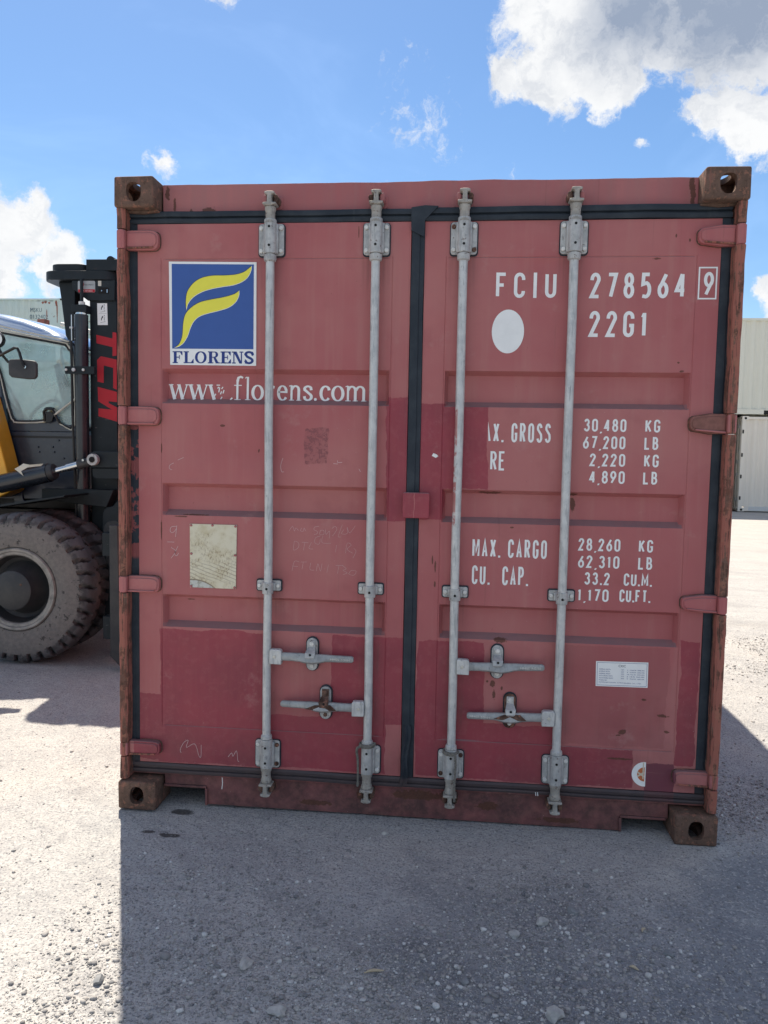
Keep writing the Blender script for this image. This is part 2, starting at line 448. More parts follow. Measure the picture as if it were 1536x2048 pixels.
def m_galv(a, b, rustiness=0.12, rough=0.5):
    def fn(g, bs):
        P = g.pos(); x, y, z = g.xyz(P)
        n = g.noise(P, 30, 5, 0.65); st = g.noise(g.vec(x * 90, y * 90, z * 9), 1.0, 4, 0.6)
        c = g.mix(n.step(0.3, 0.7), a, b)
        c = g.mix(st.step(0.52, 0.72) * 0.55, c, (0.20, 0.215, 0.225))
        c = g.mix(g.noise(g.vec(x * 40, y * 40, z * 14), 1.3, 5, 0.7).step(0.60, 0.68) * 0.55, c, (0.17, 0.18, 0.19))
        over = (x - 0.150).step(0, 0.002) * (1.0 - (x - 0.163).step(0, 0.004)) * (z - 1.22).step(0, 0.02) * (1.0 - (z - 1.70).step(0, 0.02)) * g.noise(P, 16, 4).step(0.42, 0.5)
        c = g.mix(over * 0.85, c, (0.35, 0.075, 0.07))
        c = g.mix(g.noise(P, 5, 3).step(0.5, 0.7) * 0.3, c, (0.62, 0.61, 0.57))
        c = g.mix(g.noise(P, 55, 5, 0.75).step(0.70 - rustiness * 0.3, 0.74 - rustiness * 0.3) * 0.8, c, (0.11, 0.065, 0.05))
        crack = g.noise(g.vec(x * 120, y * 120, z * 5), 1.4, 2).step(0.70, 0.715) * g.noise(P, 4, 2).step(0.45, 0.6)
        c = g.mix(crack * 0.7, c, (0.06, 0.06, 0.07))
        return {'Base Color': c, 'Metallic': 0.25, 'Roughness': rough, 'Normal': g.bump(n * 0.4 + st * 0.3, 0.3, 0.003)}
    return fn


def m_flat(c1, c2=None, rough=0.6, scale=8, metal=0.0, bump=0.15, spec=0.4, coat=0.0):
    c2 = c2 or tuple(a * 0.8 for a in c1)
    def fn(g, bs):
        P = g.pos(); n = g.noise(P, scale, 5, 0.62)
        c = g.mix(n.step(0.35, 0.7), c1, c2)
        return {'Base Color': c, 'Metallic': metal, 'Roughness': rough, 'Specular IOR Level': spec, 'Coat Weight': coat,
                'Normal': g.bump(n + g.noise(P, scale * 9, 3) * 0.15, bump, 0.004)}
    return fn


def m_print(c1, wear=0.5):
    def fn(g, bs):
        P = g.pos(); n = g.noise(P, 11, 5, 0.65)
        c = g.mix(n.step(0.4, 0.75) * 0.25, c1, tuple(a * 0.75 for a in c1))
        c = g.mix(g.noise(P, 85, 5, 0.8).step(0.78 - wear * 0.05, 0.80 - wear * 0.05) * 0.7, c, (0.22, 0.12, 0.11))
        return {'Base Color': c, 'Roughness': 0.55, 'Specular IOR Level': 0.3}
    return fn


def m_ground(g, bs):
    P = g.pos(); x, y, z = g.xyz(P)
    big = g.noise(P, 0.55, 4, 0.55); med = g.noise(P, 2.6, 5, 0.6); fine = g.noise(P, 22, 6, 0.7); grit = g.noise(P, 110, 4, 0.7)
    c = g.mix(med.step(0.3, 0.7), (0.405, 0.400, 0.395), (0.470, 0.458, 0.445))
    c = g.mix(fine.step(0.35, 0.75) * 0.5, c, (0.300, 0.300, 0.300))
    tread = (g.noise(g.vec((x * 0.55 + y * 0.85) * 2.2, (x * 0.85 - y * 0.55) * 0.35, 0.0), 1.6, 4, 0.6)).step(0.50, 0.66)
    c = g.mix(tread * 0.38, c, (0.235, 0.235, 0.242))
    dusty = g.noise(P, 1.3, 3, 0.5).step(0.52, 0.70)
    c = g.mix(dusty * 0.30, c, (0.52, 0.485, 0.44))
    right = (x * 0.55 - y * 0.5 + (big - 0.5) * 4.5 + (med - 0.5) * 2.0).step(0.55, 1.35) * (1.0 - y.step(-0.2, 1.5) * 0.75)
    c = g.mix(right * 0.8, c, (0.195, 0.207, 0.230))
    c = g.mix(big.step(0.55, 0.75) * 0.3, c, (0.25, 0.24, 0.235))
    v1 = g.voronoi(P, 70)
    sp1 = g.noise(P, 75, 3, 0.6); sp2 = g.noise(g.vmath('ADD', P, (7.0, 3.0, 1.0)), 130, 3, 0.6)
    c = g.mix(sp1.step(0.54, 0.64) * 0.6, c, (0.54, 0.52, 0.49))
    c = g.mix(sp2.step(0.53, 0.62) * 0.7, c, (0.150, 0.152, 0.165))
    clod = g.noise(P, 34, 5, 0.7)
    c = g.mix(clod.step(0.54, 0.66) * (0.30 + right * 0.35), c, (0.175, 0.178, 0.19))
    c = g.mix(grit.step(0.58, 0.75) * 0.5, c, (0.16, 0.155, 0.15))
    # tyre-worn bands running across the yard, and two damp stains by the left corner
    band = g.noise(g.vec(x * 0.25, y * 2.2, 0.0), 1.2, 3).step(0.52, 0.62) * y.step(1.0, 3.0)
    c = g.mix(band * 0.25, c, (0.25, 0.245, 0.24))
    far = y.step(2.0, 14.0)
    c = g.mix(far * 0.4, c, (0.44, 0.40, 0.355))
    lit = (1.0 - x.step(-1.4, -0.9)) * 0.7
    st = None
    for cx, cy, rx, ry in ((-0.945, 0.02, 0.055, 0.030), (-0.93, -0.17, 0.055, 0.020), (-1.02, -0.15, 0.035, 0.016)):
        d = (((x - cx) * (1 / rx)).pow(2.0) + ((y - cy) * (1 / ry)).pow(2.0))._m('SQRT')
        b = (1.0 - d + (g.noise(P, 25, 3) - 0.5) * 0.9).step(0.0, 0.35); st = b if st is None else st.max(b)
    c = g.mix(st * 0.85, c, (0.055, 0.05, 0.048))
    h = med * 0.5 + fine * 0.6 + grit * 0.3 + (0.5 - v1) * 0.30 * (1.0 - lit) + g.noise(P, 240, 2) * 0.12
    return {'Base Color': c, 'Roughness': 0.92, 'Specular IOR Level': 0.15, 'Normal': g.bump(h + clod * 0.7, 0.85, 0.013)}


def m_gravel(g, bs):
    geo = g.n('ShaderNodeNewGeometry'); r = S(g.nt, geo.outputs['Random Per Island']); P = g.pos()
    c = g.mix(r.step(0.0, 0.6), (0.17, 0.172, 0.18), (0.36, 0.35, 0.34))
    c = g.mix(r.step(0.78, 0.95), c, (0.60, 0.60, 0.59))
    c = g.mix(g.noise(P, 60, 4).step(0.4, 0.7) * 0.4, c, (0.33, 0.30, 0.265))
    return {'Base Color': c, 'Roughness': 0.9, 'Specular IOR Level': 0.15, 'Normal': g.bump(g.noise(P, 300, 3), 0.3, 0.002)}


def m_tyre(g, bs):
    P = g.pos(); x, y, z = g.xyz(P)
    n = g.noise(P, 7, 5, 0.6); f = g.noise(P, 45, 4, 0.7)
    dx_, dz_ = x + 2.86, z - 0.53
    rr = (dx_ * dx_ + dz_ * dz_)._m('SQRT')
    side = 1.0 - rr.step(0.44, 0.50)
    c = g.mix(n.step(0.3, 0.7), (0.090, 0.088, 0.094), (0.140, 0.134, 0.136))
    groove_shade = (y - 2.032).step(0, 0.01) * (1.0 - rr.step(0.500, 0.518)) * rr.step(0.44, 0.46)  # shade between the lugs, put into the colour of the groove floors
    c = g.mix(groove_shade * 0.8, c, (0.03, 0.03, 0.032))
    c = g.mix(side * 0.85, c, g.mix(f.step(0.35, 0.7), (0.165, 0.155, 0.145), (0.225, 0.205, 0.185)))
    c = g.mix(g.noise(P, 16, 5, 0.7).step(0.58, 0.64) * 0.75, c, (0.03, 0.03, 0.033))
    c = g.mix((rr.step(0.455, 0.47) * (1.0 - rr.step(0.49, 0.505))) * g.noise(P, 20, 4).step(0.42, 0.55) * 0.6, c, (0.045, 0.045, 0.048))
    return {'Base Color': c, 'Roughness': 0.88, 'Specular IOR Level': 0.25, 'Normal': g.bump(n + f * 0.4, 0.4, 0.005)}


def m_cabpanel(g, bs):
    P = g.pos(); n = g.noise(P, 3, 4); x, y, z = g.xyz(P)
    c = g.mix(n.step(0.35, 0.7), (0.010, 0.017, 0.034), (0.016, 0.026, 0.048))
    c = g.mix(g.noise(P, 20, 5, 0.7).step(0.5, 0.75) * 0.4, c, (0.05, 0.055, 0.07))
    return {'Base Color': c, 'Roughness': 0.34, 'Specular IOR Level': 0.6, 'Coat Weight': 0.3, 'Coat Roughness': 0.15, 'Normal': g.bump(n + g.noise(P, 11, 2) * 0.2, 0.25, 0.03)}


def m_mast(g, bs):
    P = g.pos(); x, y, z = g.xyz(P); n = g.noise(P, 6, 5, 0.6)
    c = g.mix(n.step(0.35, 0.75), (0.008, 0.013, 0.017), (0.014, 0.021, 0.027))
    c = g.mix(g.noise(P, 25, 5, 0.75).step(0.62, 0.70) * 0.5 * z.step(2.6, 2.8).max(1.0 - z.step(0.6, 1.1)), c, (0.10, 0.055, 0.045))
    c = g.mix(g.noise(g.vec(x * 20, y * 20, z * 70), 1.0, 3).step(0.70, 0.73) * 0.4, c, (0.16, 0.16, 0.16))
    return {'Base Color': c, 'Roughness': 0.5, 'Specular IOR Level': 0.3, 'Normal': g.bump(n + g.noise(P, 80, 3) * 0.1, 0.2, 0.004)}


def m_glass(g, bs):
    nt = g.nt; nt.nodes.remove(bs)
    out = [n for n in nt.nodes if n.type == 'OUTPUT_MATERIAL'][0]
    tr = g.n('ShaderNodeBsdfTransparent'); tr.inputs[0].default_value = (0.88, 0.98, 0.98, 1)
    gl = g.n('ShaderNodeBsdfGlossy'); gl.inputs['Roughness'].default_value = 0.02
    df = g.n('ShaderNodeBsdfDiffuse'); df.inputs[0].default_value = (0.72, 0.86, 0.86, 1)
    fr = g.n('ShaderNodeFresnel'); fr.inputs[0].default_value = 1.5
    m1 = g.n('ShaderNodeMixShader'); m2 = g.n('ShaderNodeMixShader')
    P = g.pos(); pale_veil = g.noise(P, 3.5, 4).step(0.35, 0.8) * 0.20 + 0.26  # pale diffuse veil stands in for the bright view through the panes
    nt.links.new(pale_veil.s, m1.inputs[0]); nt.links.new(tr.outputs[0], m1.inputs[1]); nt.links.new(df.outputs[0], m1.inputs[2])
    nt.links.new(fr.outputs[0], m2.inputs[0]); nt.links.new(m1.outputs[0], m2.inputs[1]); nt.links.new(gl.outputs[0], m2.inputs[2])
    nt.links.new(m2.outputs[0], out.inputs[0])
    return {}


def m_far(c1, c2, rusty):
    def fn(g, bs):
        P = g.pos(); x, y, z = g.xyz(P)
        n = g.noise(P, 0.9, 5, 0.6); st = g.noise(g.vec(x * 5, y * 5, z * 0.35), 1.0, 5, 0.65)
        c = g.mix(n.step(0.3, 0.7), c1, c2)
        c = g.mix(st.step(0.5, 0.8) * (0.25 + rusty * 0.5), c, tuple(a * 0.62 + 0.10 for a in c1))
        c = g.mix(g.noise(P, 2.6, 6, 0.75).step(0.66 - rusty * 0.06, 0.70 - rusty * 0.06) * rusty, c, (0.20, 0.10, 0.06))
        return {'Base Color': c, 'Roughness': 0.6, 'Specular IOR Level': 0.3, 'Normal': g.bump(n, 0.1, 0.02)}
    return fn


def m_plate(g, bs):
    P = g.pos(); x, y, z = g.xyz(P)
    c = g.mix(g.noise(P, 18, 5, 0.7).step(0.4, 0.7), (0.66, 0.62, 0.48), (0.55, 0.49, 0.33))
    dots = g.noise(g.vec(x * 150, y, z * 80), 1.0, 4, 0.75).step(0.50, 0.60) * g.noise(P, 9, 3).step(0.34, 0.55) * (1.0 - z.step(1.16, 1.18))
    c = g.mix(dots * 0.75, c, (0.17, 0.10, 0.055))
    arcv = ((x + 0.93) * 0.35 + z * 1.0 + (g.noise(P, 14, 2) - 0.5) * 0.02)
    arcs = (arcv * 420)._m('SINE').step(0.55, 1.0) * (1.0 - z.step(1.03, 1.07)) * z.step(0.96, 0.985)
    c = g.mix(arcs * 0.5, c, (0.18, 0.13, 0.09))
    d = ((x + 0.915).pow(2.0) + (z - 0.86).pow(2.0) * 1.3)._m('SQRT')
    grey = (1.0 - d.step(0.128, 0.134))
    c = g.mix(grey * 0.8, c, g.mix(g.noise(P, 60, 4, 0.7).step(0.5, 0.6), (0.52, 0.55, 0.54), (0.32, 0.33, 0.30)))
    line = d.step(0.128, 0.131) * (1.0 - d.step(0.134, 0.137))
    c = g.mix(line * 0.7, c, (0.13, 0.09, 0.06))
    return {'Base Color': c, 'Roughness': 0.5, 'Metallic': 0.15, 'Normal': g.bump(g.noise(P, 90, 4), 0.25, 0.002)}


M = {}
for nm, fn in {
    'red_paint': m_paint, 'casting_rust': m_rust(0.1, (0.115, 0.074, 0.056)), 'post_rust': m_rust(1.25, (0.15, 0.068, 0.050)),
    'brown_paint': m_flat((0.25, 0.105, 0.085), (0.17, 0.070, 0.055), rough=0.6, scale=30), 'rubber': m_rubber, 'galvanised': m_galv((0.60, 0.61, 0.60), (0.46, 0.475, 0.48)), 'galvanised_cast': m_galv((0.52, 0.525, 0.515), (0.36, 0.37, 0.37), 0.30, 0.6),
    'cam_cast': m_galv((0.42, 0.395, 0.355), (0.28, 0.265, 0.235), 0.42, 0.65), 'handle_steel': m_galv((0.37, 0.385, 0.385), (0.25, 0.26, 0.26), 0.15, 0.5),
    'rusty_steel': m_rust(0.0, (0.045, 0.026, 0.02)),
    'bolt_steel': m_flat((0.72, 0.72, 0.69), (0.55, 0.55, 0.52), rough=0.5, scale=60, metal=0.1), 'dark_hole': m_flat((0.012, 0.012, 0.013), rough=0.9),
    'white_print': m_print((0.84, 0.85, 0.84)), 'blue_print': m_print((0.050, 0.115, 0.36)), 'navy_print': m_print((0.025, 0.05, 0.22)), 'yellow_print': m_print((0.84, 0.78, 0.09)),
    'cream_print': m_print((0.62, 0.56, 0.44)), 'black_print': m_flat((0.03, 0.035, 0.05)), 'orange_print': m_print((0.55, 0.17, 0.07)),
    'chalk': m_flat((0.62, 0.44, 0.44), rough=0.9), 'data_plate': m_plate,
    'ground': m_ground, 'gravel': m_gravel, 'pale_stone': m_flat((0.44, 0.43, 0.41), (0.31, 0.31, 0.30), rough=0.9, scale=40, bump=0.5),
    'grey_stone': m_flat((0.24, 0.25, 0.26), (0.17, 0.175, 0.18), rough=0.9, scale=40, bump=0.5),
    'tyre': m_tyre, 'rim_grey': m_flat((0.30, 0.285, 0.265), (0.15, 0.145, 0.14), rough=0.5, scale=12, metal=0.3), 'wheel_dark': m_flat((0.030, 0.032, 0.036), (0.05, 0.05, 0.05), rough=0.5),
    'mast_black': m_mast, 'cab_panel': m_cabpanel, 'black_trim': m_flat((0.012, 0.012, 0.013), rough=0.4, bump=0.05), 'cylinder_black': m_flat((0.012, 0.016, 0.024), (0.02, 0.024, 0.032), rough=0.25, bump=0.03, spec=0.6),
    'chrome': m_flat((0.62, 0.63, 0.64), rough=0.15, metal=0.95, bump=0.02), 'yellow_paint': m_flat((0.90, 0.43, 0.03), rough=0.35, scale=3, bump=0.05, coat=0.3),
    'roof_paint': m_flat((0.42, 0.50, 0.62), (0.46, 0.53, 0.64), rough=0.2, scale=2, metal=0.7, bump=0.02, coat=0.8), 'red_decal': m_print((0.42, 0.018, 0.03), 0.2), 'glass': m_glass,
    'silver_label': m_flat((0.42, 0.45, 0.46), rough=0.4, bump=0.02), 'seat_fabric': m_flat((0.05, 0.06, 0.06), rough=0.9), 'amber_glass': m_flat((0.45, 0.22, 0.05), rough=0.2),
    'cream_trim': m_flat((0.62, 0.60, 0.52), rough=0.5), 'teal_paint': m_far((0.46, 0.58, 0.58), (0.52, 0.60, 0.56), 0.8), 'cream_paint': m_far((0.68, 0.68, 0.59), (0.70, 0.70, 0.61), 0.0),
    'white_paint': m_far((0.72, 0.68, 0.60), (0.75, 0.71, 0.63), 0.05), 'blue_paint': m_far((0.10, 0.20, 0.30), (0.13, 0.23, 0.32), 0.3), 'grey_paint': m_far((0.56, 0.58, 0.58), (0.60, 0.62, 0.61), 0.1),
    'rope': m_flat((0.20, 0.19, 0.17), (0.12, 0.115, 0.10), rough=0.95, scale=60), 'straw': m_flat((0.50, 0.42, 0.30), rough=0.9, scale=60), 'shadow_black': m_flat((0.02, 0.02, 0.02), rough=0.9),
    'faded_marking': m_flat((0.06, 0.12, 0.16), rough=0.8), 'teal_interior': m_flat((0.16, 0.20, 0.20), rough=0.6),
}.items():
    M[nm] = material(nm, fn)


# ------------------------------------------------------------------ ground
def vnoise(x, y, seed):
    r = np.random.default_rng(seed); T = r.random((256, 256))
    xi, yi = np.floor(x).astype(int), np.floor(y).astype(int); fx, fy = x - xi, y - yi
    fx = fx * fx * (3 - 2 * fx); fy = fy * fy * (3 - 2 * fy)
    a, b = T[xi & 255, yi & 255], T[(xi + 1) & 255, yi & 255]; c, d = T[xi & 255, (yi + 1) & 255], T[(xi + 1) & 255, (yi + 1) & 255]
    return (a * (1 - fx) + b * fx) * (1 - fy) + (c * (1 - fx) + d * fx) * fy

def ground_h(x, y):
    x = np.asarray(x, float); y = np.asarray(y, float)
    h = (vnoise(x * 1.3 + 50, y * 1.3 + 50, 1) - 0.62) * 0.030 + (vnoise(x * 5 + 90, y * 5 + 90, 2) - 0.5) * 0.010
    h = h + (vnoise(x * 16 + 90, y * 16 + 90, 3) - 0.5) * 0.007 + (vnoise(x * 45 + 90, y * 45 + 90, 4) - 0.5) * 0.0045
    rut = np.sin((x * 0.55 + y * 0.85) * 9.0 + vnoise(x * 0.8 + 40, y * 0.8 + 40, 12) * 5.0) * vnoise(x * 0.6 + 70, y * 0.6 + 70, 13)
    h = h + rut * 0.0035 * np.clip(vnoise(x * 0.5 + 20, y * 0.5 + 20, 14) * 3 - 1, 0, 1)
    near = np.clip((9 - np.hypot(x, y - 1)) / 4, 0, 1)
    under = np.clip(1.0 - np.maximum(np.abs(x) - 1.25, 0) / 0.15, 0, 1) * np.clip(1.0 - np.maximum(-0.03 - y, 0) / 0.12, 0, 1)
    wheel = np.clip(1.4 - np.hypot(x + 2.85, (y - 2.3) * 0.6) / 0.35, 0, 1)
    return h * near * (1 - 0.75 * np.maximum(under, wheel)) - 0.004

dense_x = np.arange(-4.2, 4.2, 0.02); dense_y = np.arange(-2.4, 5.0, 0.02)
out = np.array([0.04, 0.1, 0.2, 0.4, 0.8, 1.5, 3, 6, 12, 25, 50, 100, 200, 400, 700])
gx = np.concatenate([dense_x[0] - out[::-1], dense_x, dense_x[-1] + out])
gy = np.concatenate([dense_y[0] - out[::-1], dense_y, dense_y[-1] + out])
XX, YY = np.meshgrid(gx, gy); ZZ = ground_h(XX, YY)
nx_, ny_ = len(gx), len(gy)
me = bpy.data.meshes.new("ground")
verts = np.stack([XX.ravel(), YY.ravel(), ZZ.ravel()], 1)
ii = (np.arange(ny_ - 1)[:, None] * nx_ + np.arange(nx_ - 1)[None, :]).ravel()
faces = np.stack([ii, ii + 1, ii + nx_ + 1, ii + nx_], 1)
me.vertices.add(len(verts)); me.vertices.foreach_set('co', verts.ravel())
me.loops.add(faces.size); me.loops.foreach_set('vertex_index', faces.ravel().astype(np.int32))
me.polygons.add(len(faces)); me.polygons.foreach_set('loop_start', np.arange(0, faces.size, 4, dtype=np.int32))
me.update(calc_edges=True)
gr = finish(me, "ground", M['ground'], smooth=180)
tag(gr, kind='structure', label='dusty compacted gravel yard with crushed stone')


# ------------------------------------------------------------------ gravel
def stone_mesh(kind):
    if kind == 'octa':
        v = np.array([(1, 0, 0), (-1, 0, 0), (0, 1, 0), (0, -1, 0), (0, 0, 1), (0, 0, -1)], float)
        f = np.array([(0, 2, 4), (2, 1, 4), (1, 3, 4), (3, 0, 4), (2, 0, 5), (1, 2, 5), (3, 1, 5), (0, 3, 5)])
    else:
        bm = bmesh.new(); bmesh.ops.create_icosphere(bm, subdivisions=1 if kind == 'ico' else 2, radius=1)
        v = np.array([tuple(a.co) for a in bm.verts]); f = np.array([[a.index for a in q.verts] for q in bm.faces]); bm.free()
    return v, f

def scatter(n, smin, smax, kind, dens):
    v0, f0 = stone_mesh(kind)
    pts = []
    while sum(len(p) for p in pts) < n:
        m = n * 3
        d = rng.random(m) ** 1.6
        y = -1.75 + d * 6.0
        half = 1.5 + (y + 1.75) * 0.62
        x = 0.15 + (rng.random(m) * 2 - 1) * half - (y + 1.75) * 0.08
        keep = rng.random(m) < dens(x, y)
        keep &= ~((np.abs(x) < 1.215) & (y > 0.02))
        pts.append(np.stack([x[keep], y[keep]], 1))
    P = np.concatenate(pts)[:n]
    s = smin * (smax / smin) ** (rng.random(n) ** 2.2)
    ang = rng.random(n) * 6.283; sc = np.stack([s * (0.8 + 0.5 * rng.random(n)), s * (0.65 + 0.4 * rng.random(n)), s * (0.35 + 0.4 * rng.random(n))], 1)
    jit = 1 + (rng.random((n, len(v0), 1)) - 0.5) * (0.22 if kind == 'ico2' else 0.55)
    V = v0[None] * jit * sc[:, None, :]
    c, t = np.cos(ang)[:, None], np.sin(ang)[:, None]
    X = V[..., 0] * c - V[..., 1] * t; Y = V[..., 0] * t + V[..., 1] * c
    Z = V[..., 2] + ground_h(P[:, 0], P[:, 1])[:, None] + sc[:, 2:3] * 0.35
    V = np.stack([X + P[:, 0:1], Y + P[:, 1:2], Z], 2).reshape(-1, 3)
    F = (f0[None] + (np.arange(n) * len(v0))[:, None, None]).reshape(-1, 3)
    return V, F

def clump(x, y):
    a = vnoise(x * 2.2 + 30, y * 2.2 + 30, 8); b = vnoise(x * 0.9 + 30, y * 0.9 + 30, 9)
    w = np.clip((a - 0.35) * 2.2, 0.06, 1) * np.clip(0.30 + b, 0.2, 1)
    return np.clip(w * (0.40 + 0.55 * np.clip(x + 0.2 - y * 0.6, 0, 1.5)), 0.02, 1) * (1 - 0.90 * np.clip((-0.80 - x) / 0.3, 0, 1))

parts_ = [scatter(17000, 0.0034, 0.0100, 'ico', clump), scatter(100000, 0.0015, 0.0046, 'octa', clump), scatter(170, 0.007, 0.016, 'ico2', lambda x, y: clump(x, y) * 1.0)]
V = np.concatenate([p[0] for p in parts_]); F = np.concatenate([parts_[0][1], parts_[1][1] + len(parts_[0][0]), parts_[2][1] + len(parts_[0][0]) + len(parts_[1][0])])
me = bpy.data.meshes.new("gravel")
me.vertices.add(len(V)); me.vertices.foreach_set('co', V.ravel())
me.loops.add(F.size); me.loops.foreach_set('vertex_index', F.ravel().astype(np.int32))
me.polygons.add(len(F)); me.polygons.foreach_set('loop_start', np.arange(0, F.size, 3, dtype=np.int32))
me.update(calc_edges=True)
tag(finish(me, "gravel", M['gravel'], smooth=0), kind='stuff', label='loose grey gravel scattered over the yard')


def pebble(x, y, r, mat, label, seed, flat=0.62):
    v, f = stone_mesh('ico2'); rr = np.random.default_rng(seed)
    k = rr.random(3) * 9
    vs = []
    for a in v:
        n = mnoise.noise(Vector(a) * 1.1 + Vector(k)) * 0.5
        n2 = mnoise.noise(Vector(a) * 2.7 + Vector(k)) * 0.16
        b = Vector(a) * (1 + n + n2); vs.append((b.x * r * 1.15, b.y * r * 0.85, b.z * r * flat))
    me = bpy.data.meshes.new("pebble"); me.from_pydata(vs, [], [tuple(map(int, q_)) for q_ in f]); me.update()
    o = finish(me, "pebble", M[mat], smooth=28)
    o.location = (x, y, float(ground_h(x, y)) + r * flat * 0.45); o.rotation_euler = (0, 0, rr.random() * 6)
    return tag(o, label, 'stone', 'larger stones lying in the gravel before the container')

for a in [(0.483, -0.589, 0.019, 'pale_stone', 'pale angular stone standing upright, larger of the close pair right of centre', 3, 0.8),
          (0.388, -0.655, 0.017, 'pale_stone', 'pale rounded stone lying just left of the upright angular stone', 5),
          (0.590, -0.520, 0.017, 'grey_stone', 'dull grey stone half sunk in a dark gravel patch right of centre', 6),
          (0.230, -0.889, 0.013, 'grey_stone', 'small grey rounded stone right of the long straw sliver', 8),
          (-0.418, -0.895, 0.022, 'pale_stone', 'pale flat-topped stone lying alone left of the straw sliver', 9),
          (0.470, -1.000, 0.026, 'pale_stone', 'large pale blue-grey angular stone near the lower edge right of centre', 14),
          (-0.276, -1.076, 0.024, 'pale_stone', 'flat pale stone at the bottom edge left of centre', 15, 0.45),
          (-0.81, -1.02, 0.018, 'grey_stone', 'grey stone near the edge of the sunlight at bottom left', 16),
          (0.85, -0.70, 0.015, 'grey_stone', 'grey oval stone in the gravel at lower right', 17),
          (-0.078, -0.060, 0.014, 'pale_stone', 'small pale stone close under the middle of the container sill', 18),
          (0.78, -1.02, 0.018, 'pale_stone', 'pointed pale stone near the lower right corner of the picture', 19),
          (0.712, -0.235, 0.012, 'pale_stone', 'small pale stone just before the right end of the sill', 21),
          (0.60, -0.19, 0.012, 'pale_stone', 'small whitish stone before the right door, left of its neighbour', 22)]:
    pebble(*a)

for x, y, ln, an, lab in [(-0.034, -0.89, 0.06, 0.35, 'dry straw-coloured wood sliver lying on the gravel below the middle of the doors'),
                          (0.80, -0.60, 0.03, 1.0, 'short broken straw sliver on the gravel at the right'),
                          (0.73, -0.78, 0.028, -0.4, 'short curved straw sliver on the gravel at lower right')]:
    mb = MB(); pts = [(-0.5 * ln + ln * t, 0.004 * math.sin(3 * t), 0.003 + 0.002 * math.sin(5 * t)) for t in [i / 6 for i in range(7)]]
    mb.tube(pts, [0.0012, 0.0028, 0.0042, 0.0045, 0.004, 0.003, 0.001], 6)
    o = mb.build('wood_sliver', M['straw']); o.location = (x, y, float(ground_h(x, y)) + 0.004); o.rotation_euler = (0, 0, an)
    tag(o, lab, 'wood sliver', 'straw slivers on the gravel')


# ------------------------------------------------------------------ the red container
C = empty('shipping_container', (0, 0, 0), 0, 'weathered dark red twenty-foot shipping container with closed doors facing the viewer', 'shipping container')
CL = 6.058
W2 = 1.219
RP = M['red_paint']

def P3(name, mb, mat, parent=C, bevel=0.0, smooth=35, label=None, seg=2):
    o = mb.build(name, mat, parent, bevel, smooth, seg)
    if label: o['label'] = label
    return o

BANDS = [(1.845, 1.703), (1.376, 1.243), (0.910, 0.772)]

FACE = {}
FLAT = [(-1.04, -0.63, 1.84, 2.30), (-0.95, -0.71, 0.92, 1.23), (0.72, 0.96, 0.58, 0.73), (0.27, 0.43, 1.89, 2.10), (0.88, 0.97, 0.19, 0.32)]

def door_face(x0, x1, px0, px1, seed):
    def fy(x, z):
        d = 0.0
        for zt, zb in BANDS:
            t = min(1, (zt - z) / 0.016, (z - zb) / 0.022, (x - px0) / 0.014, (px1 - x) / 0.014)
            if t > 0: d = max(d, t)
        y = 0.065 + 0.036 * d
        for gxx in (px0 - 0.004, px1 + 0.004):
            if abs(x - gxx) < 0.0022 and 0.34 < z < 2.29: y += 0.002
        for gz in (2.284, 0.350):
            if abs(z - gz) < 0.0022 and px0 < x < px1: y += 0.002
        if px0 < x < px1 and 0.35 < z < 2.28:
            e = min(x - px0, px1 - x, 0.06) / 0.06
            fl = 1.0
            for fa, fb, fc, fd in FLAT: fl = min(fl, max(0.0, 1.0 - min(x - fa, fb - x, z - fc, fd - z) / 0.02))
            y += max(0.0, e * fl * (mnoise.noise(Vector((x * 3.0, z * 3.0, seed))) * 0.0075 + 0.0010 + mnoise.noise(Vector((x * 9.0, z * 9.0, seed + 5))) * 0.0014))
            # dents
            for cx, cz, rad, dep in ((-0.785, 1.625, 0.05, 0.006), (-0.65, 1.50, 0.07, 0.004), (0.625, 1.325, 0.05, 0.007), (1.01, 0.45, 0.06, 0.006), (0.40, 1.37, 0.09, 0.004), (0.94, 0.53, 0.05, 0.004)):
                q_ = ((x - cx) ** 2 + (z - cz) ** 2) / rad ** 2
                if q_ < 4: y += dep * math.exp(-q_ * 2)
        return y
    FACE[x0] = fy
    xs = sorted(set([round(v, 4) for v in np.linspace(x0, x1, 60)] + [px0, px1, px0 + 0.014, px1 - 0.014] + [px0 - 0.0065, px0 - 0.004, px0 - 0.0015, px1 + 0.0015, px1 + 0.004, px1 + 0.0065]))
    zs = set(round(v, 4) for v in np.linspace(0.185, 2.422, 120))
    for zt, zb in BANDS: zs |= {zt, zt - 0.016, zb + 0.022, zb}
    for gz in (2.284, 0.350): zs |= {gz - 0.003, gz, gz + 0.003}
    zs = sorted(zs)
    mb = MB().grid(xs, zs, fy)
    # rim and back of the door leaf
    mb.box(x0, x1, 0.104, 0.120, 0.185, 2.422)
    mb.add([(x0, 0.065, 0.185), (x1, 0.065, 0.185), (x1, 0.104, 0.185), (x0, 0.104, 0.185)], [(0, 3, 2, 1)])
    mb.add([(x0, 0.065, 2.422), (x1, 0.065, 2.422), (x1, 0.104, 2.422), (x0, 0.104, 2.422)], [(0, 1, 2, 3)])
    mb.add([(x0, 0.065, 0.185), (x0, 0.065, 2.422), (x0, 0.104, 2.422), (x0, 0.104, 0.185)], [(0, 1, 2, 3)])
    mb.add([(x1, 0.065, 0.185), (x1, 0.065, 2.422), (x1, 0.104, 2.422), (x1, 0.104, 0.185)], [(0, 3, 2, 1)])
    return mb

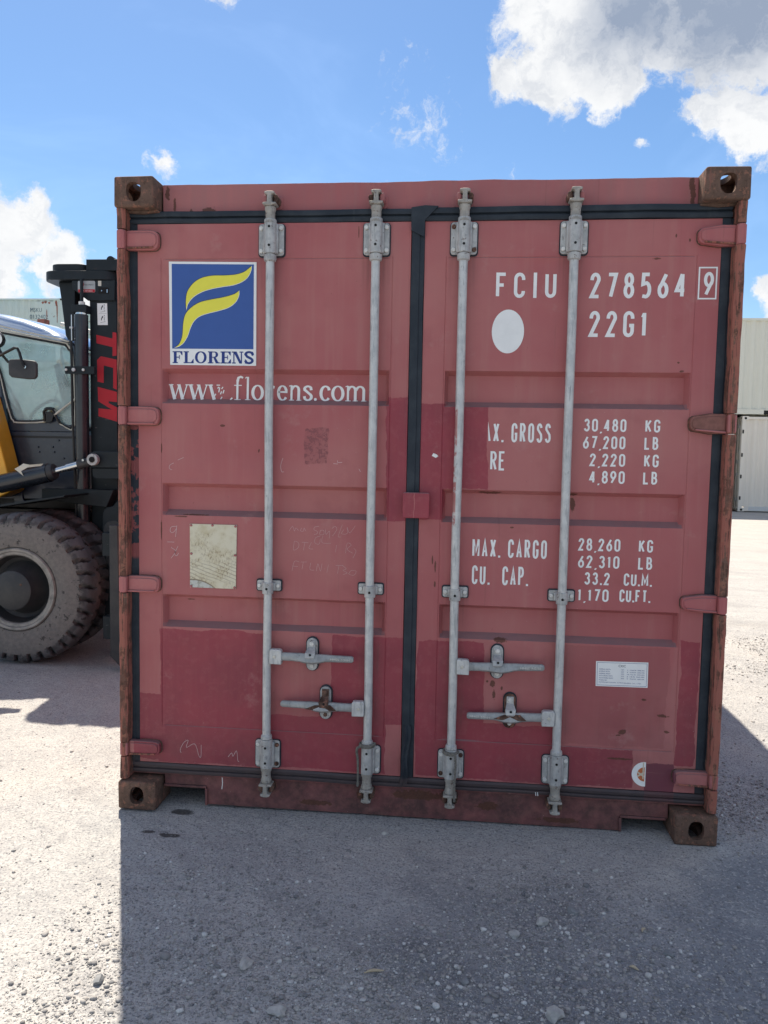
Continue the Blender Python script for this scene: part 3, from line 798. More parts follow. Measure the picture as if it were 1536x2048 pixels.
doorL = P3('door', door_face(-1.148, -0.034, -1.046, -0.110, 1.0), RP, smooth=25, label='left red door with company logo and web address')
doorR = P3('door', door_face(0.020, 1.142, 0.110, 1.052, 4.0), RP, smooth=25, label='right red door with container number and weight figures')

# rubber seals: ribbed strips
def seal_v(x0, x1, z0, z1, yf=0.060, flat=False):
    mb = MB(); w = x1 - x0; n = 60
    prof = [(0, 0.030), (0.02, 0.004), (0.22, 0.0), (0.36, 0.001), (0.42, 0.010), (0.50, 0.011), (0.56, 0.002), (0.78, 0.0), (0.98, 0.004), (1, 0.030)]
    if flat: prof = [(0, 0.030), (0.02, 0.003), (0.3, 0.0), (0.62, 0.0005), (0.68, 0.004), (0.98, 0.005), (1, 0.030)]
    vs, fs = [], []
    for j in range(n + 1):
        z = z0 + (z1 - z0) * j / n
        wv = mnoise.noise(Vector((x0 * 3, z * 4, 2.0))) * 0.0035
        wy = mnoise.noise(Vector((x0 * 3, z * 7, 9.0))) * 0.003
        for u, d in prof: vs.append((x0 + u * w + wv, yf + d + wy, z))
    m = len(prof)
    for j in range(n):
        for k in range(m - 1): fs.append((j * m + k, j * m + k + 1, (j + 1) * m + k + 1, (j + 1) * m + k))
    return mb.add(vs, fs)

def seal_h(x0, x1, z0, z1, yf=0.060):
    s = seal_v(z0, z1, x0, x1, yf); mb = MB()
    return mb.add([(z, y, x) for x, y, z in s.v], [tuple(reversed(f)) for f in s.f])

P3('door_seal', seal_v(-1.203, -1.1475, 0.185, 2.423, 0.064, True), M['rubber'], doorL)
P3('door_seal', seal_h(-1.195, -0.032, 2.4235, 2.4725), M['rubber'], doorL)
P3('door_seal', seal_h(-1.190, -0.025, 0.139, 0.184), M['rubber'], doorL)
P3('door_seal', seal_v(-0.0325, 0.0190, 0.184, 2.4235, 0.056, True), M['rubber'], doorL, label='black rubber seal between the two doors, torn at its foot')
P3('door_seal', seal_v(1.1425, 1.194, 0.185, 2.423, 0.064, True), M['rubber'], doorR)
P3('door_seal', seal_h(-0.0315, 1.175, 2.4235, 2.4765, 0.054), M['rubber'], doorR)
P3('door_seal', seal_h(-0.0245, 1.180, 0.142, 0.184, 0.057), M['rubber'], doorR)
# folded flap at the foot of the centre seal
mb = MB(); vs = []
for j in range(13):
    t = j / 12; z = 0.405 - 0.25 * t
    cx = -0.006 - 0.012 * t ** 2 + 0.004 * math.sin(9 * t); w = 0.021 - 0.004 * math.sin(3.1 * t)
    yy = 0.052 - 0.016 * math.sin(2.6 * t) - 0.004 * math.sin(11 * t)
    vs += [(cx - w, yy + 0.006, z), (cx - w * 0.55, yy - 0.003, z), (cx - w * 0.1, yy + 0.004, z), (cx + w * 0.5, yy - 0.001, z), (cx + w * (0.75 - 0.35 * t), yy + 0.008, z - 0.01 * t)]
fs = [(j * 5 + k, (j + 1) * 5 + k, (j + 1) * 5 + k + 1, j * 5 + k + 1) for j in range(12) for k in range(4)]
P3('seal_flap', mb.add(vs, fs), M['rubber'], doorL, label='torn rubber flap hanging at the foot of the centre seal')
P3('seal_patch', MB().prism([(-0.035, 2.4725), (0.019, 2.480), (0.07, 2.4765), (0.019, 2.4235), (0.017, 2.36), (-0.034, 2.385)], 0.050, 0.058), M['rubber'], doorL)

# header, sill, posts, rails
def wavy_top(x0, x1, z0, z1, n, amp, seed):
    pts = [(x0, z0), (x1, z0)]
    for i in range(n + 1):
        x = x1 + (x0 - x1) * i / n
        pts.append((x, z1 + mnoise.noise(Vector((x * 9, seed, 0))) * amp + mnoise.noise(Vector((x * 2.4, seed, 4))) * amp))
    return pts
P3('header', MB().prism(wavy_top(-1.049, 1.055, 2.4767, 2.583, 60, 0.0035, 1.0), 0.085, 0.150), RP, bevel=0.002)
pts = [(-0.862, 0.004), (0.862, 0.002), (0.862, 0.064), (1.050, 0.064), (1.050, 0.1385), (-1.048, 0.1385), (-1.048, 0.080), (-0.862, 0.080)]
P3('sill', MB().prism(pts, 0.085, 0.140), RP, bevel=0.002)
for xa, xb, zz in ((-1.047, -0.862, 0.080), (0.862, 1.040, 0.064)):
    mb = MB().box(xa, xb, 0.076, 0.0845, zz - 0.004, zz + 0.006)
    xx_ = xb if xa < 0 else xa
    mb.box(xx_ - 0.005, xx_ + 0.005, 0.076, 0.0845, 0.003, zz - 0.0045)
    P3('notch_lip', mb, RP, bevel=0.001)
P3('sill_ledge', MB().box(-1.19, 1.19, 0.076, 0.0845, 0.1285, 0.1383), RP, bevel=0.002)

HZ = [(2.392, 2.314), (1.688, 1.611), (0.988, 0.918), (0.283, 0.222)]
for sgn in (-1, 1):
    mb = MB()
    # inner, painted recess of the post
    xa, xb = sorted((sgn * 1.2035 if sgn < 0 else 1.1905, sgn * 1.178 if sgn < 0 else 1.2035))
    mb.box(min(sgn * 1.217, sgn * 1.150), max(sgn * 1.217, sgn * 1.150), 0.108, 0.165, 0.126, 2.473)
    P3('corner_post', mb, RP, label='red painted inner post of the %s door edge' % ('left' if sgn < 0 else 'right'))
    # rusty outer lip, dented, in runs between the hinges
    cuts = [2.473] + [v for h in HZ for v in h] + [0.126]
    for a, b in zip(cuts[0::2], cuts[1::2]):
        n = max(3, int((a - b) / 0.022)); vs, fs = [], []
        for j in range(n + 1):
            z = b + 0.002 + (a - b - 0.004) * j / n
            q1 = mnoise.noise(Vector((sgn * 5, z * 6, 0))) * 0.0040 + mnoise.noise(Vector((sgn * 5, z * 21, 3))) * 0.0022
            q2 = mnoise.noise(Vector((sgn * 7, z * 11, 8))) * 0.0055 + mnoise.noise(Vector((sgn * 7, z * 30, 8))) * 0.002
            xo, xi = 1.2165 - abs(q1) * 0.6, 1.181 + q1
            ring = [(xo, 0.107), (xo, 0.020 + q2), (xo - 0.006, 0.011 + q2), (xi + 0.008, 0.012 + q2 * 0.6), (xi, 0.020 + q2 * 0.5), (xi, 0.107)]
            vs += [(sgn * u, v, z) for u, v in ring]
        for j in range(n):
            for k in range(6):
                q4 = (j * 6 + k, j * 6 + (k + 1) % 6, (j + 1) * 6 + (k + 1) % 6, (j + 1) * 6 + k)
                fs.append(q4 if sgn < 0 else tuple(reversed(q4)))
        fs += [tuple(range(6)), tuple(range(n * 6, n * 6 + 6))]
        P3('post_lip', MB().add(vs, fs), M['post_rust'], smooth=30, label='rusty dented lip of the %s corner post' % ('left' if sgn < 0 else 'right'))
    # hinges
    for i, (zt, zb) in enumerate(HZ):
        zc, hh = (zt + zb) / 2, (zt - zb) / 2
        tip = 0.74 if (sgn > 0 and i < 3) else 0.92
        out_ = [(1.185, hh * 0.98), (1.13, hh * 1.0), (1.085, hh * (tip + 0.06)), (1.066, hh * tip * 0.98), (1.056, hh * tip * 0.75), (1.052, hh * 0.3), (1.052, -hh * 0.3), (1.056, -hh * tip * 0.75), (1.066, -hh * tip), (1.085, -hh * (tip + 0.06)), (1.13, -hh * 1.0), (1.185, -hh * 0.98)]
        pts = [(sgn * a, zc + b) for a, b in out_]
        HM = M['brown_paint'] if (sgn > 0 and i == 1) else RP
        h = P3('hinge', MB().prism(pts, 0.038, 0.063), HM, bevel=0.0028, label='weathered brown hinge strap' if (sgn > 0 and i == 1) else None)
        inn = [(sgn * (1.180 if a > 1.18 else (a + 0.007 if a < 1.07 else a)), zc + b * 0.72) for a, b in out_]
        P3('hinge_web', MB().prism(inn, 0.034, 0.0383), HM, h, bevel=0.002)
        contour = [(sgn * (a - 0.0035 if a < 1.09 else min(a, 1.142)), zc + b * 1.06) for a, b in out_]
        P3('hinge_contour', MB().prism(contour, 0.0632, 0.0648), M['casting_rust'], h)  # thin dark outline added behind the strap so its edge reads
        P3('hinge_flange', MB().prism([(sgn * 1.183, zb + 0.002), (sgn * 1.07, zb + 0.006 if tip > 0.9 else zb + 0.012), (sgn * 1.07, zb + 0.012 if tip > 0.9 else zb + 0.018), (sgn * 1.183, zb + 0.010)], 0.028, 0.0358), M['post_rust'] if i in (0, 3) else RP, h, bevel=0.002)
        P3('hinge_knuckle', MB().cyl((sgn * 1.2, 0.030, zb + 0.001), (sgn * 1.2, 0.030, zt - 0.001), 0.0165, seg=14), M['post_rust'] if (sgn > 0 and i in (1, 3)) or (sgn < 0 and i == 3) else RP, h, bevel=0.002)
        P3('hinge_lug', MB().prism([(sgn * 1.184, zb + 0.003), (sgn * 1.2165, zb + 0.003), (sgn * 1.2165, zt - 0.003), (sgn * 1.184, zt - 0.003)], 0.016, 0.050), RP, h, bevel=0.005)

# corner castings, cut once and mirrored
def casting_mesh():
    bm = bmesh.new()
    def cube(x0, x1, y0, y1, z0, z1):
        m = Matrix.Translation(((x0 + x1) / 2, (y0 + y1) / 2, (z0 + z1) / 2)) @ Matrix.Diagonal((x1 - x0, y1 - y0, z1 - z0, 1))
        return bmesh.ops.create_cube(bm, size=1, matrix=m)
    cube(0, 0.164, 0, 0.178, 0, 0.120)
    bmesh.ops.bevel(bm, geom=[e for e in bm.edges], offset=0.009, segments=3, affect='EDGES', profile=0.5)
    base = bpy.data.meshes.new('corner_casting'); bm.to_mesh(base); bm.free()
    o = bpy.data.objects.new('tmp_casting', base); col.objects.link(o)
    cutters = []
    def cutter(mb):
        cme = bpy.data.meshes.new('c'); cme.from_pydata(mb.v, [], mb.f); cme.update()
        b2 = bmesh.new(); b2.from_mesh(cme); bmesh.ops.recalc_face_normals(b2, faces=b2.faces); b2.to_mesh(cme); b2.free()
        c = bpy.data.objects.new('tmp_cut', cme); col.objects.link(c); cutters.append(c)
        md = o.modifiers.new('b', 'BOOLEAN'); md.object = c; md.operation = 'DIFFERENCE'; md.solver = 'EXACT'
    cutter(MB().box(0.024, 0.140, 0.026, 0.150, 0.022, 0.098))
    n = 20
    oval = [(0.082 + 0.031 * math.copysign(abs(math.cos(t)) ** 0.85, math.cos(t)), 0.062 + 0.037 * math.copysign(abs(math.sin(t)) ** 0.85, math.sin(t))) for t in [2 * math.pi * i / n for i in range(n)]]
    cutter(MB().prism(oval, -0.05, 0.09))
    m = MB().prism([(0.082 + 0.031 * math.cos(2 * math.pi * i / n), 0.089 + 0.060 * math.sin(2 * math.pi * i / n)) for i in range(n)], -0.1, 0.06)
    m.v = [(a, c_, b) for a, b, c_ in m.v]; cutter(m)
    m = MB().prism([(0.092 + 0.038 * math.cos(2 * math.pi * i / n), 0.060 + 0.026 * math.sin(2 * math.pi * i / n)) for i in range(n)], -0.1, 0.08)
    m.v = [(b, a, c_) for a, b, c_ in m.v]; cutter(m)
    dg = bpy.context.evaluated_depsgraph_get()
    res = bpy.data.meshes.new_from_object(o.evaluated_get(dg)); res.name = 'corner_casting'
    for c in cutters + [o]: bpy.data.objects.remove(c)
    b3 = bmesh.new(); b3.from_mesh(res)
    for v in b3.verts:
        v.co += Vector((mnoise.noise(v.co * 18), mnoise.noise(v.co * 18 + Vector((5, 0, 0))), mnoise.noise(v.co * 18 + Vector((0, 5, 0))))) * 0.0028
    b3.to_mesh(res); b3.free()
    res.materials.clear(); res.materials.append(M['casting_rust'])
    res.polygons.foreach_set('use_smooth', [True] * len(res.polygons)); res.set_sharp_from_angle(angle=R(32))
    return res
cast_me = casting_mesh()
for sxn in (-1, 1):
    for yy in (0, 1):
        for zz in (0, 1):
            o = bpy.data.objects.new('corner_casting', cast_me); col.objects.link(o); o.parent = C
            o.location = (sxn * 1.2190, CL if yy else 0, 2.5925 if zz else 0)
            o.scale = (-sxn, -1 if yy else 1, -1 if zz else 1)
            if not yy: o['label'] = 'rusty %s %s corner casting' % ('upper' if zz else 'lower', 'left' if sxn < 0 else 'right')
# dirt-filled seat under the upper castings
for sgn in (-1, 1):
    P3('casting_seat', MB().prism([(sgn * 1.205, 2.4725), (sgn * 1.205, 2.4655), (sgn * 1.12, 2.4585), (sgn * 1.055, 2.466), (sgn * 1.052, 2.4725)], 0.045, 0.1), M['casting_rust'], bevel=0.002)

# side walls, roof, end wall, floor, rails
def corrugated(axis, u0, u1, v0, v1, base, depth, pitch=0.278):
    us = [u0]; ds = [0]
    u = u0 + 0.05
    while u + pitch < u1 - 0.02:
        for du, d in ((0, 0), (0.068, 1), (0.140, 1), (0.208, 0)):
            us.append(u + du); ds.append(d)
        u += pitch
    us.append(u1); ds.append(0)
    vs, fs = [], []
    for a, d in zip(us, ds):
        for b in (v0, v1):
            if axis == 'side': vs.append((base + depth * d, a, b))
            elif axis == 'end': vs.append((a, base + depth * d, b))
            else: vs.append((b, a, base + depth * d))
    for i in range(len(us) - 1): fs.append((2 * i, 2 * i + 1, 2 * i + 3, 2 * i + 2))
    return vs, fs

for sgn in (-1, 1):
    vs, fs = corrugated('side', 0.168, CL - 0.168, 0.162, 2.500, sgn * 1.205, -sgn * 0.036)
    P3('side_wall', MB().add(vs, fs), RP, smooth=20, label='corrugated red side wall, %s' % ('left' if sgn < 0 else 'right'))
    P3('top_rail', MB().box(min(sgn * 1.212, sgn * 1.150), max(sgn * 1.212, sgn * 1.150), 0.180, CL - 0.180, 2.502, 2.570), RP, bevel=0.004)
    # bottom rail with two fork pockets
    ys = [0.180, 1.82, 2.18, 3.88, 4.24, CL - 0.180]; mb = MB(); xa, xb = min(sgn * 1.212, sgn * 1.165), max(sgn * 1.212, sgn * 1.165)
    for a, b in ((0, 1), (2, 3), (4, 5)): mb.box(xa, xb, ys[a], ys[b], 0.014, 0.160)
    for a, b in ((1, 2), (3, 4)):
        mb.box(xa, xb, ys[a] + 0.0005, ys[b] - 0.0005, 0.134, 0.160); mb.box(xa, xb, ys[a] + 0.0005, ys[b] - 0.0005, 0.014, 0.020)
    P3('bottom_rail', mb, RP, bevel=0.002)
    P3('corner_post', MB().box(min(sgn * 1.217, sgn * 1.100), max(sgn * 1.217, sgn * 1.100), CL - 0.165, CL - 0.003, 0.122, 2.470), RP, label='rear corner post, %s' % ('left' if sgn < 0 else 'right'))
vs, fs = corrugated('roof', 0.16, CL - 0.16, -1.149, 1.149, 2.578, -0.018, 0.21)
P3('roof', MB().add(vs, fs), RP, smooth=20)
vs, fs = corrugated('end', -1.098, 1.098, 0.16, 2.500, CL - 0.03, -0.04)
P3('end_wall', MB().add(vs, fs), RP, smooth=20)
mb = MB().box(-1.163, 1.163, 0.142, CL - 0.05, 0.140, 0.170)
P3('floor', mb, M['shadow_black'])
for k in range(18):
    y = 0.35 + k * 0.315
    P3('cross_member', MB().box(-1.160, 1.160, y, y + 0.045, 0.022, 0.1385), RP)
P3('rear_header', MB().box(-1.053, 1.053, CL - 0.1, CL - 0.01, 2.502, 2.585), RP); P3('rear_sill', MB().box(-1.053, 1.053, CL - 0.1, CL - 0.01, 0.012, 0.1385), RP)

# lock box plate over the centre seal
lb = P3('lock_plate', MB().prism(rrect(-0.045, 0.062, 1.259, 1.361, 0.008), 0.030, 0.043), RP, doorR, bevel=0.003)
P3('lock_plate_arm', MB().box(0.022, 0.058, 0.0435, 0.0655, 1.266, 1.354), RP, doorR, bevel=0.003)

# ------------------------------------------------------------------ locking gear
BARS = [-0.591, -0.170, 0.172, 0.592]
BY = 0.034

def bracket_big(xc, z0, z1, flip=False, half=0.051, rusty=(), bare_left=False):
    xl = xc - (0.022 if bare_left else half)
    b = P3('bar_bracket', MB().prism(rrect(xl, xc + half, z0, z1, 0.012), 0.052, 0.0605), M['galvanised_cast'], bevel=0.002)
    P3('bracket_pad', MB().prism(rrect(xl - 0.0035, xc + half + 0.0045, z0 - 0.005, z1 + 0.002, 0.014), 0.0608, 0.0645), M['rubber'], b)
    P3('bracket_sleeve', MB().cyl((xc, BY + 0.002, z0 + 0.002), (xc, BY + 0.002, z1 + 0.012), 0.0245, seg=24), M['galvanised_cast'], b, bevel=0.003)
    P3('bracket_web', MB().box(max(xl + 0.004, xc - 0.031), xc + 0.031, 0.036, 0.0518, z0 + 0.004, z1 - 0.002), M['galvanised_cast'], b, bevel=0.006)
    k = 0
    for sx_ in (-1, 1):
        if bare_left and sx_ < 0: continue
        for zz in (z0 + 0.018, z1 - 0.018):
            r = k in rusty; k += 1
            P3('bolt', MB().cyl((xc + sx_ * 0.040, 0.0518, zz), (xc + sx_ * 0.040, 0.044, zz), 0.0095, 0.0078, seg=12), M['rusty_steel' if r else 'bolt_steel'], b, bevel=0.001)
    for zz in (z0 + 0.032, z1 - 0.020):
        P3('grease_hole', MB().cyl((xc, 0.014, zz), (xc, 0.0105, zz), 0.0052, seg=10), M['dark_hole'], b)
    return b

def cam(xc, zc, sgn, parent, rustside, seed):
    """H-shaped cam at a bar end; sgn=+1 top"""
    rr = random.Random(seed)
    lo, hi = zc - 0.022, zc + 0.022
    wl, wh_ = (0.027, 0.020) if sgn > 0 else (0.020, 0.027)
    pts = [(xc - wl, lo - 0.002), (xc - 0.008, lo - 0.006), (xc + 0.008, lo - 0.006), (xc + wl, lo - 0.002), (xc + wl, lo + 0.006), (xc + 0.0095, lo + 0.007),
           (xc + 0.0085, hi - 0.007), (xc + wh_, hi - 0.005), (xc + wh_, hi + 0.003), (xc + 0.008, hi + 0.005), (xc - 0.008, hi + 0.005), (xc - wh_, hi + 0.003), (xc - wh_, hi - 0.005), (xc - 0.0085, hi - 0.007), (xc - 0.0095, lo + 0.007), (xc - wl, lo + 0.006)]
    mb = MB().prism(pts, 0.008, 0.060)
    c = P3('cam', mb, M['cam_cast'], parent, bevel=0.003)
    za, zb = (zc - 0.030, zc - 0.030 - 0.045) if sgn > 0 else (zc + 0.030, zc + 0.030 + 0.045)
    prof = [(0.0150, 0.0), (0.0215, 0.006), (0.0222, 0.016), (0.0190, 0.024), (0.0190, 0.048), (0.0225, 0.056), (0.0235, 0.068)]
    P3('cam_neck', MB().lathe([(0.001, 0.0)] + prof, (xc, BY, zc - sgn * 0.024), (0, 0, -sgn), 20), M['cam_cast'], parent)
    for s in (-1, 1):
        mat = RP if s == rustside else M['rusty_steel']
        pts = [(xc + s * 0.012, zc - 0.013), (xc + s * 0.020, zc - 0.017), (xc + s * 0.031, zc - 0.010), (xc + s * 0.033, zc + 0.006), (xc + s * 0.027, zc + 0.016 + rr.random() * 0.006), (xc + s * 0.014, zc + 0.013)]
        P3('cam_keeper', MB().prism(pts, 0.022 + rr.random() * 0.01, 0.0845), mat, bevel=0.004)
    P3('cam_keeper_plate', MB().prism(rrect(xc - 0.040, xc + 0.040, zc - 0.026, zc + 0.028, 0.012), 0.0795, 0.0845), RP, bevel=0.002)

for i, bx in enumerate(BARS):
    mb = MB(); n = 24; path = []
    for j in range(n + 1):
        z = 0.175 + (2.435 - 0.175) * j / n
        path.append((bx + mnoise.noise(Vector((i * 7, z * 1.3, 0))) * 0.0042 * min(1, abs(z - 2.35) * 3, abs(z - 0.25) * 3), BY, z))
    bar = P3('locking_bar', mb.tube(path, 0.0172, 18), M['galvanised'], label=['galvanised locking bar, leftmost', 'galvanised locking bar left of the centre seal', 'galvanised locking bar right of the centre seal', 'galvanised locking bar, rightmost'][i])
    cam(bx, 2.503, 1, bar, (-1, 1, -1, 1)[i], i)
    cam(bx, 0.112, -1, bar, 0, i + 9)
    bracket_big(bx, 2.291, 2.415, rusty=((), (), (1, 2), ())[i])
    bracket_big(bx, 0.196, 0.312, rusty=((2, 3), (), (0, 3), ())[i], bare_left=(i == 1))
    P3('bar_collar', MB().lathe([(0.0172, 0), (0.0235, 0.004), (0.0250, 0.010), (0.0250, 0.026)], (bx, BY, 2.262), (0, 0, 1), 20), M['galvanised_cast'], bar)
    P3('bar_collar', MB().lathe([(0.0172, 0), (0.0225, 0.006), (0.0235, 0.018)], (bx, BY, 0.345), (0, 0, -1), 20), M['galvanised_cast'], bar)
    # middle bracket
    z0, z1 = 0.939, 0.985
    b = P3('bar_bracket', MB().prism(rrect(bx - 0.049, bx + 0.050, z0 + 0.004, z1, 0.007), 0.054, 0.0608), M['galvanised_cast'], bevel=0.0015)
    P3('bracket_pad', MB().prism(rrect(bx - 0.0535, bx + 0.0545, z0, z1 + 0.005, 0.009), 0.0610, 0.0645), M['rubber'], b)
    P3('bracket_saddle', MB().cyl((bx, BY + 0.002, z0 - 0.006), (bx, BY + 0.002, z1 - 0.004), 0.0225, seg=20), M['galvanised_cast'], b, bevel=0.002)
    P3('bracket_web', MB().box(bx - 0.030, bx + 0.030, 0.042, 0.0538, z0 + 0.004, z1 - 0.008), M['galvanised_cast'], b, bevel=0.005)
    for s in (-1, 1):
        P3('bolt', MB().cyl((bx + s * 0.0395, 0.0538, z0 + 0.025), (bx + s * 0.0395, 0.046, z0 + 0.025), 0.0090, 0.0075, seg=12), M['bolt_steel'], b, bevel=0.001)
    P3('grease_hole', MB().cyl((bx, 0.016, z0 + 0.016), (bx, 0.0125, z0 + 0.016), 0.0052, seg=10), M['dark_hole'], b)


def text_mesh(body, size, font_w=1.0, extr=0.0):
    cu = bpy.data.curves.new('t', 'FONT'); cu.body = body; cu.size = size; cu.resolution_u = 2
    o = bpy.data.objects.new('tmp_text', cu); col.objects.link(o)
    dg = bpy.context.evaluated_depsgraph_get(); me = bpy.data.meshes.new_from_object(o.evaluated_get(dg))
    bpy.data.objects.remove(o); bpy.data.curves.remove(cu)
    return me

def text_part(body, x, z, y, height, width, mat, parent, name='lettering', rot=0.0, ang=0.0, shear=0.0):
    """upright lettering facing the viewer (-y), lower-left corner at x,z"""
    me = text_mesh(body, 1.0)
    co = [v.co.copy() for v in me.vertices]
    if not co: return None
    x0, x1 = min(c.x for c in co), max(c.x for c in co); z0, z1 = min(c.y for c in co), max(c.y for c in co)
    ca, sa = math.cos(ang), math.sin(ang)
    for v, c in zip(me.vertices, co):
        u = (c.x - x0) / (x1 - x0) * width; w = (c.y - z0) / max(z1 - z0, 1e-6) * height
        v.co = (x + u * ca - w * sa, y, z + u * sa + w * ca)
    me.materials.clear()
    return finish(me, name, M[mat], parent, smooth=0)


def handle(bx, side, zc, xc, rusty, zh, tilt, txt):
    """bx bar, side +1 lever runs right; xc catch centre"""
    hub = P3('door_handle', MB().prism([(bx + side * 0.014, zc - 0.030), (bx + side * 0.064, zc - 0.031), (bx + side * 0.064, zc + 0.024), (bx + side * 0.058, zc + 0.031), (bx + side * 0.020, zc + 0.032), (bx + side * 0.014, zc + 0.026)], 0.012, 0.040), M['galvanised'], bevel=0.003,
             label='rust-stained galvanised door handle' if rusty else None)
    P3('rivet', MB().cyl((bx + side * 0.036, 0.0118, zc + 0.002), (bx + side * 0.036, 0.008, zc + 0.002), 0.0072, 0.006, seg=12), M['cream_trim'], hub, bevel=0.001)
    # lever: bent flat bar, thicker at the hump behind the catch
    prof = [(0.060, 0.0165, 0.0), (0.105, 0.0160, 0.0), (0.140, 0.0175, -0.002), (0.160, 0.0195, -0.008), (0.190, 0.0200, -0.012), (0.218, 0.0185, -0.008), (0.242, 0.0150, 0.0), (0.262, 0.0138, 0.001), (0.352, 0.0125, 0.001), (0.360, 0.008, 0.001)]
    vs, fs = [], []
    for d, hw, dy in prof:
        x = bx + side * d; z = zc + 0.002 + tilt * (d - 0.06) - abs(dy) * 0.2
        crest = 0.009 if 0.12 < d < 0.25 else 0.015
        vs += [(x, 0.0175 + dy, z - hw), (x, crest + dy, z - hw * 0.62), (x, 0.0145 + dy, z + hw * 0.40), (x, 0.020 + dy, z + hw), (x, 0.032 + dy, z + hw), (x, 0.032 + dy, z - hw)]
    m = len(prof)
    for j in range(m - 1):
        for k in range(6): fs.append((j * 6 + k, j * 6 + (k + 1) % 6, (j + 1) * 6 + (k + 1) % 6, (j + 1) * 6 + k))
    fs += [tuple(range(6)), tuple(range((m - 1) * 6, m * 6))]
    mbx = MB().add(vs, fs)
    lv = P3('lever', mbx, M['handle_steel'], hub, bevel=0.0015)
    bmx = bmesh.new(); bmx.from_mesh(lv.data); bmesh.ops.recalc_face_normals(bmx, faces=bmx.faces); bmx.to_mesh(lv.data); bmx.free()
    if rusty:
        P3('rust_stain', MB().prism([(bx + side * 0.125, zc - 0.008), (bx + side * 0.205, zc - 0.010), (bx + side * 0.255, zc - 0.006), (bx + side * 0.215, zc + 0.012), (bx + side * 0.15, zc + 0.015)], 0.0025, 0.0045), M['rusty_steel'], hub)
    xa = bx + side * 0.262 if side > 0 else bx - 0.352
    if txt:
        text_part(txt[0], xa + 0.004, zc + tilt * 0.2 - 0.003, 0.0138, 0.009, 0.036, 'bolt_steel', hub, 'stamped_lettering')
        text_part(txt[1], xa + 0.048, zc + tilt * 0.28 - 0.004, 0.0138, 0.009, 0.036, 'bolt_steel', hub, 'stamped_lettering')
    # catch
    t, b_ = zh
    k = P3('handle_catch', MB().prism(rrect(xc - 0.0225, xc + 0.0225, b_, t, 0.0222, 7), 0.050, 0.0605), M['rusty_steel'] if rusty == 2 else M['galvanised_cast'], bevel=0.002,
           label={0: None, 1: 'rusty handle catch', 2: 'handle catch with rusted lower plate'}[rusty])
    P3('catch_pad', MB().prism(rrect(xc - 0.0270, xc + 0.0275, b_ - 0.004, t + 0.005, 0.027, 7), 0.0608, 0.0645), M['rubber'], k)
    mc = M['rusty_steel'] if rusty == 1 else M['galvanised_cast']
    P3('catch_hasp', MB().prism([(xc - 0.014, t - 0.012), (xc + 0.014, t - 0.012), (xc + 0.014, t - 0.042), (xc + 0.021, t - 0.056), (xc + 0.012, t - 0.076), (xc + 0.004, t - 0.084), (xc - 0.006, t - 0.084), (xc - 0.016, t - 0.074), (xc - 0.022, t - 0.056), (xc - 0.014, t - 0.042)], -0.004, 0.006) if False else
       MB().add([(xc - 0.014, 0.044, t - 0.010), (xc + 0.014, 0.044, t - 0.010), (xc - 0.014, 0.042, t - 0.036), (xc + 0.014, 0.042, t - 0.036),
                 (xc - 0.021, 0.004, t - 0.052), (xc + 0.021, 0.004, t - 0.052), (xc - 0.019, -0.002, t - 0.070), (xc + 0.017, -0.002, t - 0.070), (xc - 0.006, 0.008, t - 0.084), (xc + 0.006, 0.008, t - 0.084),
                 (xc - 0.014, 0.050, t - 0.010), (xc + 0.014, 0.050, t - 0.010), (xc - 0.014, 0.050, t - 0.040), (xc + 0.014, 0.050, t - 0.040)],
                [(0, 2, 3, 1), (2, 4, 5, 3), (4, 6, 7, 5), (6, 8, 9, 7), (0, 1, 11, 10), (0, 10, 12, 2), (1, 3, 13, 11), (2, 12, 13, 3)]), mc, k, smooth=20)
    P3('catch_slot', MB().lathe([(0.0005, 0), (0.0052, 0.0)], (xc + 0.001, 0.0000, t - 0.058), (0, -1, 0), 10), M['dark_hole'], k)
    P3('catch_tooth', MB().box(xc - 0.016, xc + 0.012, 0.034, 0.0498, t - 0.094, t - 0.084), mc, k, bevel=0.001)
    P3('bolt', MB().cyl((xc, 0.0438, t - 0.021), (xc, 0.037, t - 0.021), 0.0095, 0.0085, seg=14), M['rusty_steel' if rusty == 1 or txt == 0 else 'bolt_steel'], k, bevel=0.001)
    P3('bolt', MB().cyl((xc, 0.0498, b_ + 0.019), (xc, 0.044, b_ + 0.019), 0.0088, 0.0075, seg=12), M['rusty_steel' if rusty == 1 else 'bolt_steel'], k, bevel=0.001)

handle(BARS[0], 1, 0.676, -0.407, 0, (0.752, 0.617), -0.004, ('HH05', '50HH'))
handle(BARS[1], -1, 0.475, -0.348, 1, (0.552, 0.415), 0.012, None)
handle(BARS[2], 1, 0.668, 0.348, 0, (0.754, 0.619), 0.028, ('HH05', 'RG.50'))
handle(BARS[3], -1, 0.474, 0.404, 2, (0.558, 0.418), -0.022, ('HH05', '50HH'))

# ------------------------------------------------------------------ lettering: own stroke faces
def arc(cx, cy, rx, ry, a0, a1, n=8):
    return [(cx + rx * math.cos(R(a0 + (a1 - a0) * i / n)), cy + ry * math.sin(R(a0 + (a1 - a0) * i / n))) for i in range(n + 1)]

